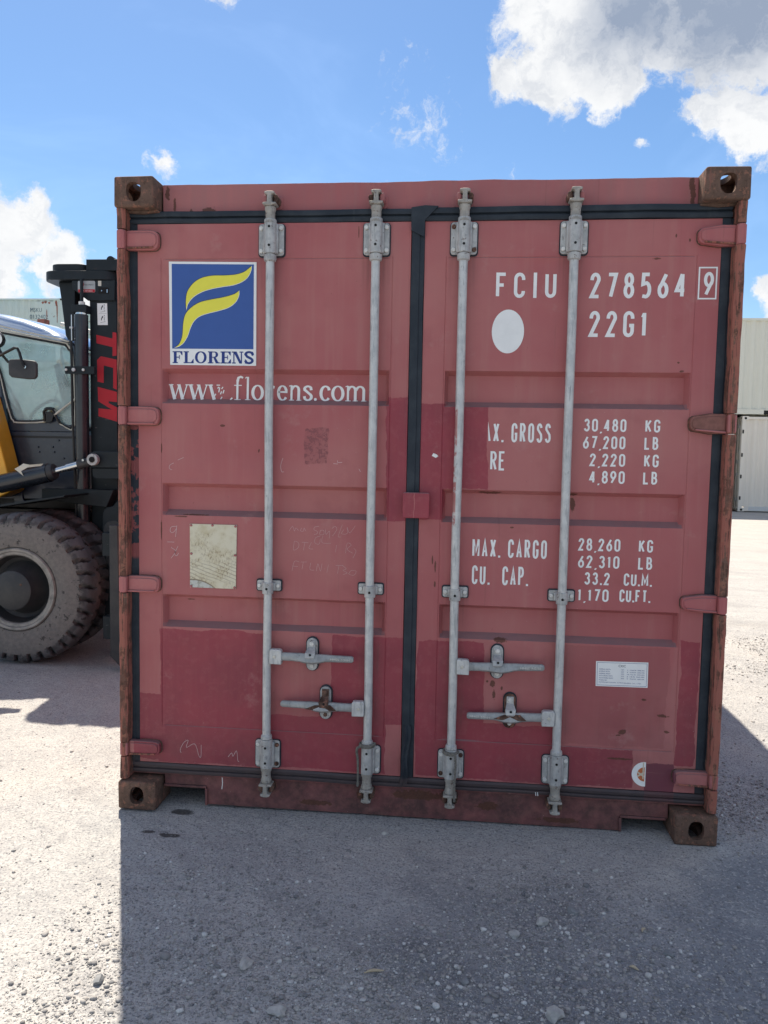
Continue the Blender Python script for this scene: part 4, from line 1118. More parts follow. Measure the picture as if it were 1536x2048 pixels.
SIX = [[(0.86, 1.0), (0.10, 0.42)], arc(.5, .29, .5, .29, 150, 510, 20)]
GLY = {
    'F': [[(0, 0), (0, 1), (1, 1)], [(0, .51), (.78, .51)]], 'I': [[(.5, 0), (.5, 1)]], 'U': [[(0, 1)] + arc(.5, .2, .5, .2, 180, 360) + [(1, 1)]],
    'C': [[(1, .74)] + arc(.5, .8, .5, .2, 0, 180) + arc(.5, .2, .5, .2, 180, 360) + [(1, .24)]], 'O': [arc(.5, .8, .5, .2, 0, 180) + arc(.5, .2, .5, .2, 180, 360) + [(1, .8)]],
    '0': [arc(.5, .8, .5, .2, 0, 180) + arc(.5, .2, .5, .2, 180, 360) + [(1, .8)]],
    'G': [[(1, .74)] + arc(.5, .8, .5, .2, 0, 180) + arc(.5, .2, .5, .2, 180, 360) + [(1, .44), (.58, .44)]],
    '2': [[(.02, .74)] + arc(.5, .78, .47, .22, 170, -12, 10) + [(.0, .0), (1, .0)]], '7': [[(0, 1), (1, 1), (.34, 0)]],
    '8': [arc(.5, .76, .42, .24, 0, 360, 18), arc(.5, .27, .5, .27, 0, 360, 18)], '5': [[(.95, 1), (.14, 1), (.08, .56), (.5, .61)] + arc(.5, .31, .5, .31, 80, -90, 9) + [(.05, .03)]],
    '6': SIX, '9': [[(1 - a, 1 - b) for a, b in s_] for s_ in SIX], '4': [[(.74, 0), (.74, 1)], [(.70, 1), (0, .27), (1.04, .27)]], '1': [[(.6, 0), (.6, 1)], [(.12, .80), (.56, .96)]],
    '3': [[(.03, .84)] + arc(.5, .77, .44, .23, 150, -90, 10) + arc(.5, .27, .5, .27, 90, -150, 10)],
    'A': [[(0, 0), (.5, 1), (1, 0)], [(.2, .3), (.8, .3)]], 'X': [[(0, 0), (1, 1)], [(0, 1), (1, 0)]], 'R': [[(0, 0), (0, 1), (.5, 1)] + arc(.5, .76, .46, .24, 90, -90, 8), [(0, .52), (.52, .52)], [(.45, .52), (1, 0)]],
    'P': [[(0, 0), (0, 1), (.5, 1)] + arc(.5, .74, .46, .26, 90, -90, 8), [(0, .48), (.52, .48)]], 'E': [[(1, 1), (0, 1), (0, 0), (1, 0)], [(0, .52), (.8, .52)]],
    'S': [[(.97, .80)] + arc(.5, .78, .46, .22, 10, 200, 8) + [(.9, .42)] + arc(.5, .22, .5, .22, 20, -170, 8)], 'K': [[(0, 0), (0, 1)], [(1, 1), (0, .38)], [(.3, .58), (1, 0)]],
    'L': [[(0, 1), (0, 0), (1, 0)]], 'B': [[(0, 0), (0, 1), (.45, 1)] + arc(.45, .76, .43, .24, 90, -90, 7), [(0, .52), (.5, .52)] + arc(.5, .26, .5, .26, 90, -90, 7), [(0, 0), (.52, 0)]],
    'M': [[(0, 0), (0, 1), (.5, .25), (1, 1), (1, 0)]], 'T': [[(.5, 0), (.5, 1)], [(0, 1), (1, 1)]],
}
GLY['3'] = [[(.03, .82)] + arc(.5, .77, .44, .23, 160, -70, 10) + [(.45, .54)], [(.45, .54)] + arc(.5, .27, .5, .27, 75, -165, 10)]

def ribbon(mb, pts, hw, y, thin=None, cap=0.0):
    """flat stroke; hw half width, thin = half width of level strokes (gives modulated letters)"""
    P = [Vector(p) for p in pts]
    P = [p for i, p in enumerate(P) if i == 0 or (p - P[i - 1]).length > 1e-5]
    n = len(P)
    if n < 2: return
    closed = (P[0] - P[-1]).length < 1e-4
    L, Rr = [], []
    def wid(d):
        if thin is None: return hw
        return thin + (hw - thin) * abs(d.y) ** 1.6
    for i in range(n):
        a = P[i - 1] if i > 0 else (P[-2] if closed else None)
        b = P[i + 1] if i < n - 1 else (P[1] if closed else None)
        d0 = (P[i] - a).normalized() if a is not None else (b - P[i]).normalized()
        d1 = (b - P[i]).normalized() if b is not None else d0
        n0, n1 = Vector((-d0.y, d0.x)), Vector((-d1.y, d1.x)); m = n0 + n1
        if m.length < 0.2: m = n0
        m.normalize(); k = 1 / max(0.45, m.dot(n0)); w = (wid(d0) + wid(d1)) / 2 * k
        e = P[i].copy()
        L.append(e + m * w); Rr.append(e - m * w)
    vs = [(p.x, y, p.y) for p in L] + [(p.x, y, p.y) for p in Rr]
    mb.add(vs, [(i, n + i, n + i + 1, i + 1) for i in range(n - 1)])

def strokes(mb, ch, x, z, w, h, t, y, k):
    for j, s in enumerate(GLY[ch]):
        ribbon(mb, [(x + t / 2 + px * (w - t), z + t / 2 + pz * (h - t)) for px, pz in s], t / 2, y - 0.00008 * j)

def line(body, x0, x1, z, h, t, parent, y=0.0635, gap=0.32, mat='white_print', clip=None, lw=1.0):
    """condensed stencil lettering fitted between x0 and x1"""
    adv = []
    for ch in body: adv.append({'1': 0.62, 'I': 0.55, '.': 0.30, ',': 0.30, ' ': 0.55, 'M': 1.25}.get(ch, 1.0))
    tot = sum(adv) + gap * (len(body) - 1); u = (x1 - x0) / tot; mb = MB(); x = x0
    for ch, a in zip(body, adv):
        w = a * u
        if ch == '.': mb.sheet([(x, z), (x + t, z), (x + t, z + t), (x, z + t)], y)
        elif ch == ',': mb.sheet([(x + t * .2, z), (x + t * 1.2, z), (x + t * .7, z - t * .9), (x - t * .1, z - t * .9)], y)
        elif ch == 'I' or (ch == '1' and False):
            mb.sheet([(x + w / 2 - t / 2, z), (x + w / 2 + t / 2, z), (x + w / 2 + t / 2, z + h), (x + w / 2 - t / 2, z + h)], y)
        elif ch != ' ': strokes(mb, ch, x, z, w, h, t, y, 0)
        x += w + gap * u
    if clip is not None:   # letters whose left part has been painted over
        mb2 = MB()
        for f in mb.f:
            pts = [mb.v[i] for i in f]
            if sum(p[0] for p in pts) / len(pts) > clip: mb2.add([(max(p[0], clip - 0.002), p[1], p[2]) for p in pts], [tuple(range(len(pts)))])
        mb = mb2
    off = y - 0.065
    mb.v = [(a, FACE[-1.148 if a < 0 else 0.020](a, c_) + off + (b_ - y) + 0.0006, c_) for a, b_, c_ in mb.v]
    return P3('lettering', mb, M[mat], parent, smooth=0)

line('FCIU', 0.301, 0.533, 2.128, 0.097, 0.0130, doorR, gap=0.62)
line('278564', 0.660, 1.019, 2.126, 0.097, 0.0135, doorR, gap=0.56)
line('9', 1.084, 1.121, 2.134, 0.090, 0.0120, doorR)
mb = MB()
for a in (([(1.066, 2.124), (1.130, 2.124), (1.130, 2.240), (1.066, 2.240), (1.066, 2.124)]),): ribbon(mb, a, 0.0028, 0.0633)
P3('number_frame', mb, M['white_print'], doorR, smooth=0)
line('22G1', 0.662, 0.882, 1.979, 0.099, 0.0135, doorR, gap=0.56)
P3('oval_sticker', MB().prism([(0.352 + 0.0625 * math.cos(2 * math.pi * i / 40), 1.9985 + 0.0845 * math.sin(2 * math.pi * i / 40)) for i in range(40)], 0.0638, 0.0645), M['white_print'], doorR, smooth=0, label='blank white oval sticker')
line('MAX. GROSS', 0.236, 0.531, 1.567, 0.076, 0.0085, doorR, gap=0.42, clip=0.288)
line('TARE', 0.232, 0.357, 1.455, 0.076, 0.0085, doorR, gap=0.30, clip=0.289)
for body, xr, z, unit, ux0, ux1 in (('30,480', 0.819, 1.614, 'KG', 0.891, 0.947), ('67,200', 0.818, 1.547, 'LB', 0.890, 0.943), ('2,220', 0.820, 1.479, 'KG', 0.892, 0.947), ('4,890', 0.821, 1.412, 'LB', 0.891, 0.945),
                                    ('28,260', 0.815, 1.145, 'KG', 0.886, 0.940), ('62,310', 0.814, 1.077, 'LB', 0.886, 0.940)):
    wd = {6: 0.162, 5: 0.136}[len(body)] if '1' not in body else 0.160
    line(body, xr - wd, xr, z, 0.050, 0.0075, doorR, gap=0.36); line(unit, ux0, ux1, z, 0.050, 0.0075, doorR, gap=0.40)
line('33.2', 0.681, 0.780, 1.010, 0.050, 0.0075, doorR, gap=0.36); line('CU.M.', 0.834, 0.941, 1.010, 0.050, 0.0075, doorR, gap=0.30)
line('1,170', 0.657, 0.778, 0.943, 0.050, 0.0075, doorR, gap=0.36); line('CU.FT.', 0.820, 0.938, 0.945, 0.050, 0.0075, doorR, gap=0.26)
line('MAX. CARGO', 0.237, 0.531, 1.107, 0.075, 0.0085, doorR, gap=0.42)
line('CU.  CAP.', 0.238, 0.460, 0.996, 0.077, 0.0085, doorR, gap=0.38)

# --- logo sticker
lg = P3('logo_sticker', MB().prism([(-1.0165, 2.2735), (-0.6535, 2.2690), (-0.6525, 1.8580), (-1.0115, 1.8595)], 0.0620, 0.0632), M['white_print'], doorL, smooth=0, label='square company logo sticker, blue over white')
P3('logo_field', MB().sheet([(-1.0045, 2.2640), (-0.6640, 2.2600), (-0.6640, 1.9240), (-1.0030, 1.9250)], 0.0617), M['blue_print'], lg, smooth=0)
LA = [(-0.944, 2.078), (-0.946, 2.114), (-0.940, 2.152), (-0.917, 2.185), (-0.883, 2.207), (-0.837, 2.217), (-0.781, 2.218), (-0.735, 2.222), (-0.702, 2.233), (-0.673, 2.255), (-0.676, 2.233), (-0.690, 2.208), (-0.713, 2.191), (-0.746, 2.179), (-0.792, 2.172), (-0.837, 2.164), (-0.877, 2.152), (-0.911, 2.133), (-0.934, 2.108)]
LB = [(-0.994, 1.929), (-0.974, 1.944), (-0.961, 1.977), (-0.957, 2.026), (-0.948, 2.062), (-0.925, 2.089), (-0.888, 2.111), (-0.843, 2.122), (-0.797, 2.130), (-0.763, 2.138), (-0.741, 2.146), (-0.724, 2.158), (-0.725, 2.135), (-0.741, 2.108), (-0.769, 2.089), (-0.808, 2.077), (-0.854, 2.066), (-0.888, 2.054), (-0.911, 2.035), (-0.925, 2.010), (-0.937, 1.977), (-0.954, 1.949), (-0.974, 1.934)]
for A_, tips in ((LA, (0, 9)), (LB, (0, 11))):
    a, b = tips
    up = spline(A_[a:b + 1], 5, False); dn = spline(A_[b:] + [A_[0]], 5, False)
    loop = up + dn[1:-1]
    P3('logo_stripe', MB().sheet(loop, 0.0614), M['yellow_print'], lg, smooth=0)
    mb = MB(); ribbon(mb, up, 0.0009, 0.0611); P3('logo_outline', mb, M['black_print'], lg, smooth=0)
    mb = MB(); ribbon(mb, dn, 0.0009, 0.0611); P3('logo_outline', mb, M['white_print'], lg, smooth=0)

# serif capitals, bold: FLORENS
def serif_caps(body, x0, x1, z, h, y, parent, mat):
    mb = MB(); adv = {'F': 1.0, 'L': 1.0, 'O': 1.22, 'R': 1.15, 'E': 1.03, 'N': 1.12, 'S': 0.92}
    gap = 0.10; tot = sum(adv[c] for c in body) + gap * (len(body) - 1); u = (x1 - x0) / tot; x = x0; cnt = [0]
    T, t = 0.30, 0.085     # stem and hairline, in units of the letter body
    def rect(a, b, c, d):
        cnt[0] += 1
        yy = y - 0.00006 * (cnt[0] % 5)
        mb.sheet([(x + a * w, z + c * h), (x + b * w, z + c * h), (x + b * w, z + d * h), (x + a * w, z + d * h)], yy)
    def poly(pts):
        cnt[0] += 1
        mb.sheet([(x + a * w, z + b * h) for a, b in pts], y - 0.00006 * (cnt[0] % 5))
    def rib(pts, hw, th):
        cnt[0] += 1
        ribbon(mb, [(x + a * w, z + b * h) for a, b in pts], hw, y - 0.00006 * (cnt[0] % 5), th)
    for ch in body:
        w = adv[ch] * u
        S_, s_ = 0.13 * u, 0.055 * u * 0.9
        if ch in 'FLE':
            rect(.12, .40, 0, 1); rect(0, .52, 0, .085)
            if ch in 'FE':
                rect(.0, .98, .915, 1); poly([(.98, 1), (.98, .66), (.91, .68), (.74, .915)])
                rect(.40, .66, .46, .545); rect(.64, .71, .33, .68)
            else: rect(0, .52, .915, 1)
            if ch in 'LE': rect(.40, 1.0, 0, .085); poly([(1.0, 0), (1.0, .36), (.93, .34), (.74, .085)])
        elif ch == 'O': rib(arc(.5, .5, .37, .46, 0, 360, 28), S_ * 1.0, s_ * 0.85)
        elif ch == 'R':
            rect(.10, .36, 0, 1); rect(0, .46, 0, .085); rect(0, .2, .915, 1)
            rib([(.36, .955), (.55, .955)] + arc(.55, .735, .22, .22, 90, -90, 10) + [(.36, .515)], S_ * .95, s_ * .8)
            poly([(.46, .515), (.66, .50), (.95, .0), (.68, .0)]); rect(.68, 1.04, 0, .085)
        elif ch == 'N':
            rect(.12, .22, 0, 1); rect(0, .34, 0, .085); rect(.78, .88, 0, 1); rect(.66, 1.0, .915, 1); rect(-.02, .3, .915, 1)
            poly([(.12, 1), (.40, 1), (.88, 0), (.66, 0)])
        elif ch == 'S':
            rib([(.90, .70), (.86, .84)] + arc(.5, .76, .37, .20, 40, 180, 8) + [(.30, .58), (.70, .42)] + arc(.48, .25, .38, .21, 20, -140, 9) + [(.10, .26)], S_ * 1.0, s_ * 2.0)
            rect(.85, .93, .64, 1.0); rect(.06, .14, 0, .36)
        x += w + gap * u
    return P3('lettering', mb, M[mat], parent, smooth=0)
serif_caps('FLORENS', -1.0010, -0.6625, 1.8665, 0.0480, 0.0615, lg, 'navy_print')

# serif lower case: web address
def serif_small(parent):
    mb = MB(); cnt = [0]
    xh, asc = 0.0610, 0.0940; z0 = 1.7200; y = 0.0988
    def yy():
        cnt[0] += 1; return y - 0.00008 * (cnt[0] % 6)
    def rect(a, b, c, d): mb.sheet([(a, z0 + c), (b, z0 + c), (b, z0 + d), (a, z0 + d)], yy())
    def rib(pts, hw, th=None): ribbon(mb, [(a, z0 + b) for a, b in pts], hw, yy(), th)
    T, t, sf = 0.0060, 0.0024, 0.0036
    def W(x, w, upto=4, lo=False):
        p = [(0.10, xh), (0.32, 0), (0.52, xh * 0.98), (0.72, 0), (0.93, xh)]
        for k in range(upto):
            a, b = p[k], p[k + 1]
            th = T if k % 2 == 0 else t
            rib([(x + a[0] * w, a[1]), (x + b[0] * w, b[1])], th)
        rect(x, x + .24 * w, xh - sf, xh); rect(x + .42 * w, x + .60 * w, xh - sf, xh)
        if upto == 4: rect(x + .84 * w, x + 1.02 * w, xh - sf, xh)
    W(-1.018, 0.083); W(-0.935, 0.083)
    # the third w is half worn away
    W(-0.852, 0.083, 1)
    for a, b, c, d in ((-0.828, -0.822, 0.002, 0.008), (-0.826, -0.820, 0.014, 0.024), (-0.808, -0.804, 0.030, 0.050), (-0.801, -0.796, 0.022, 0.034), (-0.813, -0.807, 0.046, 0.052), (-0.796, -0.790, 0.044, 0.052), (-0.800, -0.794, 0.002, 0.012), (-0.790, -0.786, 0.026, 0.040)):
        rib([(a, c), (b, d)], 0.0022)
    def dot(x): mb.sheet([(x + 0.0062 * math.cos(i * .7854), z0 + 0.006 + 0.0062 * math.sin(i * .7854)) for i in range(8)], yy())
    mb.sheet([(-0.762, z0 + 0.002), (-0.755, z0 - 0.001), (-0.749, z0 + 0.006), (-0.753, z0 + 0.011)], yy())
    # f
    x = -0.738
    rect(x + .004, x + .013, 0, asc * .86); rib([(x + .0085, asc * .80), (x + .012, asc * .95), (x + .022, asc), (x + .031, asc * .95)], T, t * 1.3); rect(x - .006, x + .026, xh - sf, xh); rect(x - .004, x + .022, 0, sf)
    # l
    x = -0.696
    rect(x + .005, x + .014, 0, asc); rect(x - .002, x + .021, 0, sf); rib([(x - .002, asc - .006), (x + .006, asc - .001)], 0.002)
    def O(x, w): rib(arc(x + w / 2, xh / 2, w * .40, xh * .47, 0, 360, 22), T * 1.05, t)
    O(-0.671, 0.050)
    # r (mostly behind the bar)
    x = -0.612
    rect(x + .006, x + .015, 0, xh); rect(x - .001, x + .022, 0, sf); rib([(x + .012, xh * .7), (x + .020, xh * .93), (x + .028, xh * .95)], T * .8, t)
    rib([(x + .026, xh * .9), (x + .036, xh * .86)], T * .9)
    def E_(x, w):
        rib([(x + w * .12, xh * .56), (x + w * .86, xh * .56)] + arc(x + w * .5, xh * .56, w * .36, xh * .40, 0, 180, 9)[1:] + arc(x + w * .52, xh * .46, w * .38, xh * .43, 190, 325, 9), T, t)
    E_(-0.566, 0.045)
    def stem(x, a=True): rect(x, x + .0088, 0, xh); rect(x - .0065, x + .0155, 0, sf)
    def arch(x, w): rib([(x, xh * .72)] + arc(x + w * .52, xh * .70, w * .46, xh * .26, 150, 0, 8) + [(x + w * .98, 0)], T * .95, t * 1.4); rect(x + w * .98 - .010, x + w * .98 + .011, 0, sf)
    x = -0.510
    stem(x); rib([(x - .006, xh - .003), (x + .004, xh)], 0.002); arch(x + .0045, 0.030)
    def Sx(x, w): rib([(x + w * .84, xh * .70), (x + w * .80, xh * .86)] + arc(x + w * .5, xh * .76, w * .34, xh * .19, 40, 190, 8) + arc(x + w * .5, xh * .26, w * .36, xh * .22, 60, -150, 9) + [(x + w * .14, xh * .30)], T, t * 1.5)
    Sx(-0.459, 0.040)
    dot(-0.408)
    def Cx(x, w): rib([(x + w * .86, xh * .70)] + arc(x + w * .54, xh * .5, w * .40, xh * .46, 45, 318, 18), T * 1.05, t * 1.2)
    Cx(-0.392, 0.046); O(-0.343, 0.052)
    x = -0.280
    stem(x); rib([(x - .006, xh - .003), (x + .004, xh)], 0.002); arch(x + .0045, 0.030); arch(x + .0365, 0.032)
    mb.v = [(0.1747 + (a - 0.1747) * 1.0117, b_, 1.506 + (c_ - 1.506) * 1.0117) for a, b_, c_ in mb.v]   # the recess floor lies deeper than the door face
    mb.v = [(a, FACE[-1.148](a, c_) - 0.0008 + (b_ - y), c_) for a, b_, c_ in mb.v]
    return P3('lettering', mb, M['white_print'], parent, smooth=0, label='worn white web address in serif letters')
serif_small(doorL)

# --- data plate with rivets
dp = P3('data_plate', MB().prism([(-0.929, 1.209), (-0.729, 1.209), (-0.732, 0.942), (-0.928, 0.943)], 0.0610, 0.0640), M['data_plate'], doorL, bevel=0.001, label='tarnished, illegible metal data plate')
for x, z in ((-0.923, 1.203), (-0.832, 1.205), (-0.735, 1.203), (-0.922, 1.085), (-0.736, 1.083), (-0.922, 0.949), (-0.738, 0.948)):
    P3('rivet', MB().cyl((x, 0.0608, z), (x, 0.0565, z), 0.0055, 0.004, seg=10), RP, dp)

# --- small white specification sticker
sp = P3('specification_sticker', MB().prism([(0.739, 0.704), (0.942, 0.707), (0.943, 0.605), (0.741, 0.603)], 0.0636, 0.0645), M['white_print'], doorR, smooth=0, label='white specification sticker with small print')
mb = MB(); ribbon(mb, [(0.7445, 0.6990), (0.9370, 0.7015), (0.9375, 0.6100), (0.7460, 0.6080), (0.7445, 0.6990)], 0.0006, 0.0633); P3('sticker_frame', mb, M['navy_print'], sp, smooth=0)
text_part('CXIC', 0.827, 0.6835, 0.0632, 0.0095, 0.028, 'black_print', sp)
for k, (l, a, b, c_) in enumerate((('INTERNAL LENGTH', '19FT', '4', '13/64 IN  5898 MM'), ('INTERNAL WIDTH', '7FT', '8', '19/32 IN  2352 MM'), ('INTERNAL HEIGHT', '7FT', '10', '7/32 IN  2393 MM'), ('DOOR OPENING WIDTH', '7FT', '8', '1/8 IN  2340 MM'), ('DOOR OPENING HEIGHT', '7FT', '5', '49/64 IN  2280 MM'))):
    z = 0.6705 - k * 0.0088 - 0.0
    text_part(l, 0.753, z, 0.0632, 0.0045, 0.0029 * len(l), 'navy_print', sp); text_part(a, 0.838, z, 0.0632, 0.0045, 0.012, 'navy_print', sp)
    text_part(b, 0.861, z, 0.0632, 0.0045, 0.0035 * len(b), 'navy_print', sp); text_part(c_, 0.872, z, 0.0632, 0.0045, 0.056, 'navy_print', sp)
text_part('MODEL NO.', 0.753, 0.6265, 0.0632, 0.0045, 0.032, 'navy_print', sp)
text_part('INTERNATIONAL CONTAINERS CO., LTD.', 0.753, 0.6175, 0.0632, 0.0045, 0.165, 'navy_print', sp)

# --- half-painted-over round sticker
def half_disc(cx, cz, r, xcut, n=24):
    pts = []
    for i in range(n + 1):
        a = R(90 + 180 * i / n); pts.append((cx + r * math.cos(a), cz + r * math.sin(a)))
    return [(min(px, xcut), pz) for px, pz in pts] + [(xcut, cz - r), (xcut, cz + r)][:0]
cx_, cz_ = 0.945, 0.2515
rd = P3('round_sticker', MB().prism([(cx_ + 0.049 * math.cos(R(a)), cz_ + 0.050 * math.sin(R(a))) for a in range(84, 277, 8)], 0.0637, 0.0645), M['white_print'], doorR, smooth=0, label='round white and orange sticker, right half painted over')
P3('sticker_centre', MB().sheet([(cx_ + 0.028 * math.cos(R(a)), cz_ + 0.029 * math.sin(R(a))) for a in range(88, 273, 8)], 0.0634), M['orange_print'], rd, smooth=0)
mb = MB(); ribbon(mb, [(0.918, 0.260), (0.932, 0.251), (0.944, 0.260)], 0.0032, 0.0631); ribbon(mb, [(0.918, 0.242), (0.932, 0.251), (0.944, 0.242)], 0.0032, 0.0630); ribbon(mb, [(0.9405, 0.300), (0.9405, 0.232)], 0.0025, 0.0629)
P3('sticker_mark', mb, M['cream_print'], rd, smooth=0)
P3('paint_smear', MB().prism([(0.066, 1.508), (0.082, 1.500), (0.092, 1.507), (0.085, 1.514), (0.072, 1.519)], 0.0636, 0.0646), M['white_print'], doorR, smooth=0)

# --- chalk scribbles
CH = [[(-0.956, 1.482), (-0.981, 1.471)], [(-0.998, 1.459), (-1.014, 1.450), (-1.017, 1.436), (-1.005, 1.430)], [(-0.989, 1.196), (-1.009, 1.193), (-1.014, 1.175), (-1.002, 1.170), (-0.988, 1.186), (-0.986, 1.198), (-0.991, 1.152)],
      [(-1.028, 1.130), (-0.996, 1.130)], [(-1.010, 1.107), (-0.991, 1.092), (-1.010, 1.062)], [(-0.980, 1.114), (-0.994, 1.083), (-0.987, 1.073), (-0.977, 1.085)], [(-0.539, 1.488), (-0.548, 1.458), (-0.544, 1.433), (-0.534, 1.432)],
      [(-0.314, 1.482), (-0.313, 1.474), (-0.295, 1.475)], [(-0.331, 1.469), (-0.313, 1.468)], [(-0.227, 1.450), (-0.220, 1.438)],
      [(-0.968, 0.231), (-0.971, 0.246), (-0.956, 0.276), (-0.937, 0.287), (-0.944, 0.256), (-0.908, 0.273), (-0.890, 0.223), (-0.881, 0.221), (-0.880, 0.271)], [(-0.763, 0.225), (-0.748, 0.243), (-0.742, 0.229), (-0.727, 0.253), (-0.721, 0.212), (-0.715, 0.208)]]
CF = [[(-0.510, 1.189), (-0.506, 1.199), (-0.496, 1.209), (-0.489, 1.190), (-0.483, 1.203), (-0.472, 1.193)], [(-0.459, 1.204), (-0.464, 1.192), (-0.452, 1.191), (-0.449, 1.204), (-0.442, 1.191)], [(-0.388, 1.212), (-0.405, 1.209), (-0.408, 1.198), (-0.395, 1.192), (-0.395, 1.182), (-0.408, 1.178)],
      [(-0.381, 1.196), (-0.384, 1.179), (-0.368, 1.180), (-0.368, 1.196), (-0.381, 1.196)], [(-0.361, 1.200), (-0.358, 1.180), (-0.344, 1.194), (-0.344, 1.164)], [(-0.334, 1.204), (-0.321, 1.214), (-0.314, 1.201), (-0.331, 1.174)], [(-0.291, 1.222), (-0.307, 1.175), (-0.297, 1.172)],
      [(-0.284, 1.202), (-0.294, 1.185), (-0.271, 1.186), (-0.271, 1.212), (-0.261, 1.189), (-0.238, 1.218)], [(-0.381, 1.173), (-0.401, 1.165), (-0.404, 1.145), (-0.387, 1.139), (-0.381, 1.162)], [(-0.371, 1.173), (-0.374, 1.146), (-0.337, 1.144)],
      [(-0.489, 1.149), (-0.492, 1.112), (-0.472, 1.123), (-0.472, 1.143), (-0.489, 1.149)], [(-0.458, 1.145), (-0.431, 1.144)], [(-0.445, 1.146), (-0.451, 1.112)], [(-0.418, 1.145), (-0.428, 1.121), (-0.411, 1.118)], [(-0.313, 1.138), (-0.318, 1.108)],
      [(-0.276, 1.105), (-0.270, 1.146), (-0.253, 1.140), (-0.270, 1.122), (-0.246, 1.106)], [(-0.243, 1.127), (-0.233, 1.114), (-0.246, 1.086)],
      [(-0.498, 1.025), (-0.488, 1.065), (-0.468, 1.063)], [(-0.495, 1.045), (-0.474, 1.044)], [(-0.461, 1.063), (-0.437, 1.064)], [(-0.451, 1.063), (-0.456, 1.033)], [(-0.420, 1.061), (-0.423, 1.034), (-0.406, 1.031)], [(-0.396, 1.028), (-0.390, 1.058), (-0.379, 1.028), (-0.373, 1.059)],
      [(-0.346, 1.056), (-0.352, 1.023)], [(-0.316, 1.054), (-0.285, 1.055)], [(-0.302, 1.054), (-0.308, 1.021)], [(-0.289, 1.055), (-0.272, 1.042), (-0.285, 1.035), (-0.268, 1.025), (-0.285, 1.018)], [(-0.251, 1.036), (-0.261, 1.022), (-0.241, 1.016), (-0.231, 1.033), (-0.251, 1.036)]]
mb = MB()
for s_ in CH: ribbon(mb, spline(s_, 5, False) if len(s_) > 2 else s_, 0.0010, 0.0600)
mb.v = [(a, FACE[-1.148](a, c_) - 0.0007, c_) for a, b_, c_ in mb.v]
P3('chalk_marks', mb, M['chalk'], doorL, smooth=0)['kind'] = 'stuff'
mb = MB()
for s_ in CF: ribbon(mb, spline(s_, 4, False) if len(s_) > 2 else s_, 0.00055, 0.0600)
mb.v = [(a, FACE[-1.148](a, c_) - 0.0007, c_) for a, b_, c_ in mb.v]
P3('faint_chalk_writing', mb, M['chalk'], doorL, smooth=0)['kind'] = 'stuff'
mb = MB(); ribbon(mb, [(-0.795, 0.128), (-0.793, 0.101), (-0.796, 0.074)], 0.0016, 0.0840); P3('paint_drip', mb, M['white_print'], C, smooth=0)
for x in (0.518, 0.526):
    mb = MB(); ribbon(mb, [(x, 0.155), (x + 0.002, 0.140)], 0.0014, 0.0555); P3('paint_drip', mb, M['white_print'], C, smooth=0)

# ------------------------------------------------------------------ ropes tied to the locking bars
def rope(pts, r, label):
    pts = [Vector(p) for p in pts]; dense = []
    for i in range(len(pts) - 1):
        p = [pts[max(i - 1, 0)], pts[i], pts[i + 1], pts[min(i + 2, len(pts) - 1)]]
        for j in range(6):
            t = j / 6
            dense.append(0.5 * ((2 * p[1]) + (p[2] - p[0]) * t + (2 * p[0] - 5 * p[1] + 4 * p[2] - p[3]) * t * t + (3 * p[1] - p[0] - 3 * p[2] + p[3]) * t ** 3))
    dense.append(pts[-1])
    mb = MB()
    for ph in range(3):
        path = []; up = Vector((0.3, 1, 0.2)); s = 0
        for i, p in enumerate(dense):
            d = (dense[min(i + 1, len(dense) - 1)] - dense[max(i - 1, 0)]).normalized()
            if i: s += (p - dense[i - 1]).length
            u = (up - d * up.dot(d)).normalized(); v = d.cross(u); a = s / r * 0.9 + ph * 2.094
            path.append(p + (u * math.cos(a) + v * math.sin(a)) * r * 0.55)
        mb.tube(path, r * 0.6, 6)
    o = mb.build('rope', M['rope']); return tag(o, label, 'rope', 'short ropes tied to the locking bars')
def ring(xc, z, rr_, n=10, turns=1.0, dz=0.006, a0=0):
    return [(xc + rr_ * math.cos(a0 + 6.283 * turns * i / n), BY + rr_ * math.sin(a0 + 6.283 * turns * i / n), z + dz * i / n) for i in range(n + 1)]
rope(ring(-0.170, 0.318, 0.0285, 14, 1.7, 0.010, 2.0) + [(-0.200, 0.018, 0.318), (-0.212, 0.022, 0.300), (-0.208, 0.030, 0.26), (-0.206, 0.032, 0.20), (-0.207, 0.034, 0.145)], 0.0052, 'frayed grey rope hanging at the foot of the bar left of centre')
rope(ring(0.172, 0.318, 0.0285, 14, 1.6, -0.010, 1.0) + [(0.188, 0.004, 0.310), (0.192, 0.002, 0.27), (0.190, 0.002, 0.21), (0.189, 0.004, 0.15), (0.190, 0.010, 0.115)], 0.0048, 'grey rope tied down over the bottom bracket right of centre')


# ------------------------------------------------------------------ forklift truck (its mast stands at the left side of the container)
FK = empty('forklift', (-3.6, 3.15, 0), 0, 'black and yellow forklift truck with glazed cab close to the left side of the container', 'forklift')
FO = Vector((-3.6, 3.15, 0))
FY = 3.15   # centre line of the truck

def FP(name, mb, mat, parent=None, bevel=0.0, smooth=35, label=None, loc=True):
    """geometry is given in yard coordinates and stored relative to the truck"""
    mb.v = [tuple(Vector(v) - FO) for v in mb.v]
    o = mb.build(name, M[mat], parent or FK, bevel, smooth)
    if label: o['label'] = label
    return o

def mirror(mb):
    m = MB(); m.v = [(x, 2 * FY - y, z) for x, y, z in mb.v]; m.f = [tuple(reversed(f)) for f in mb.f]; return m

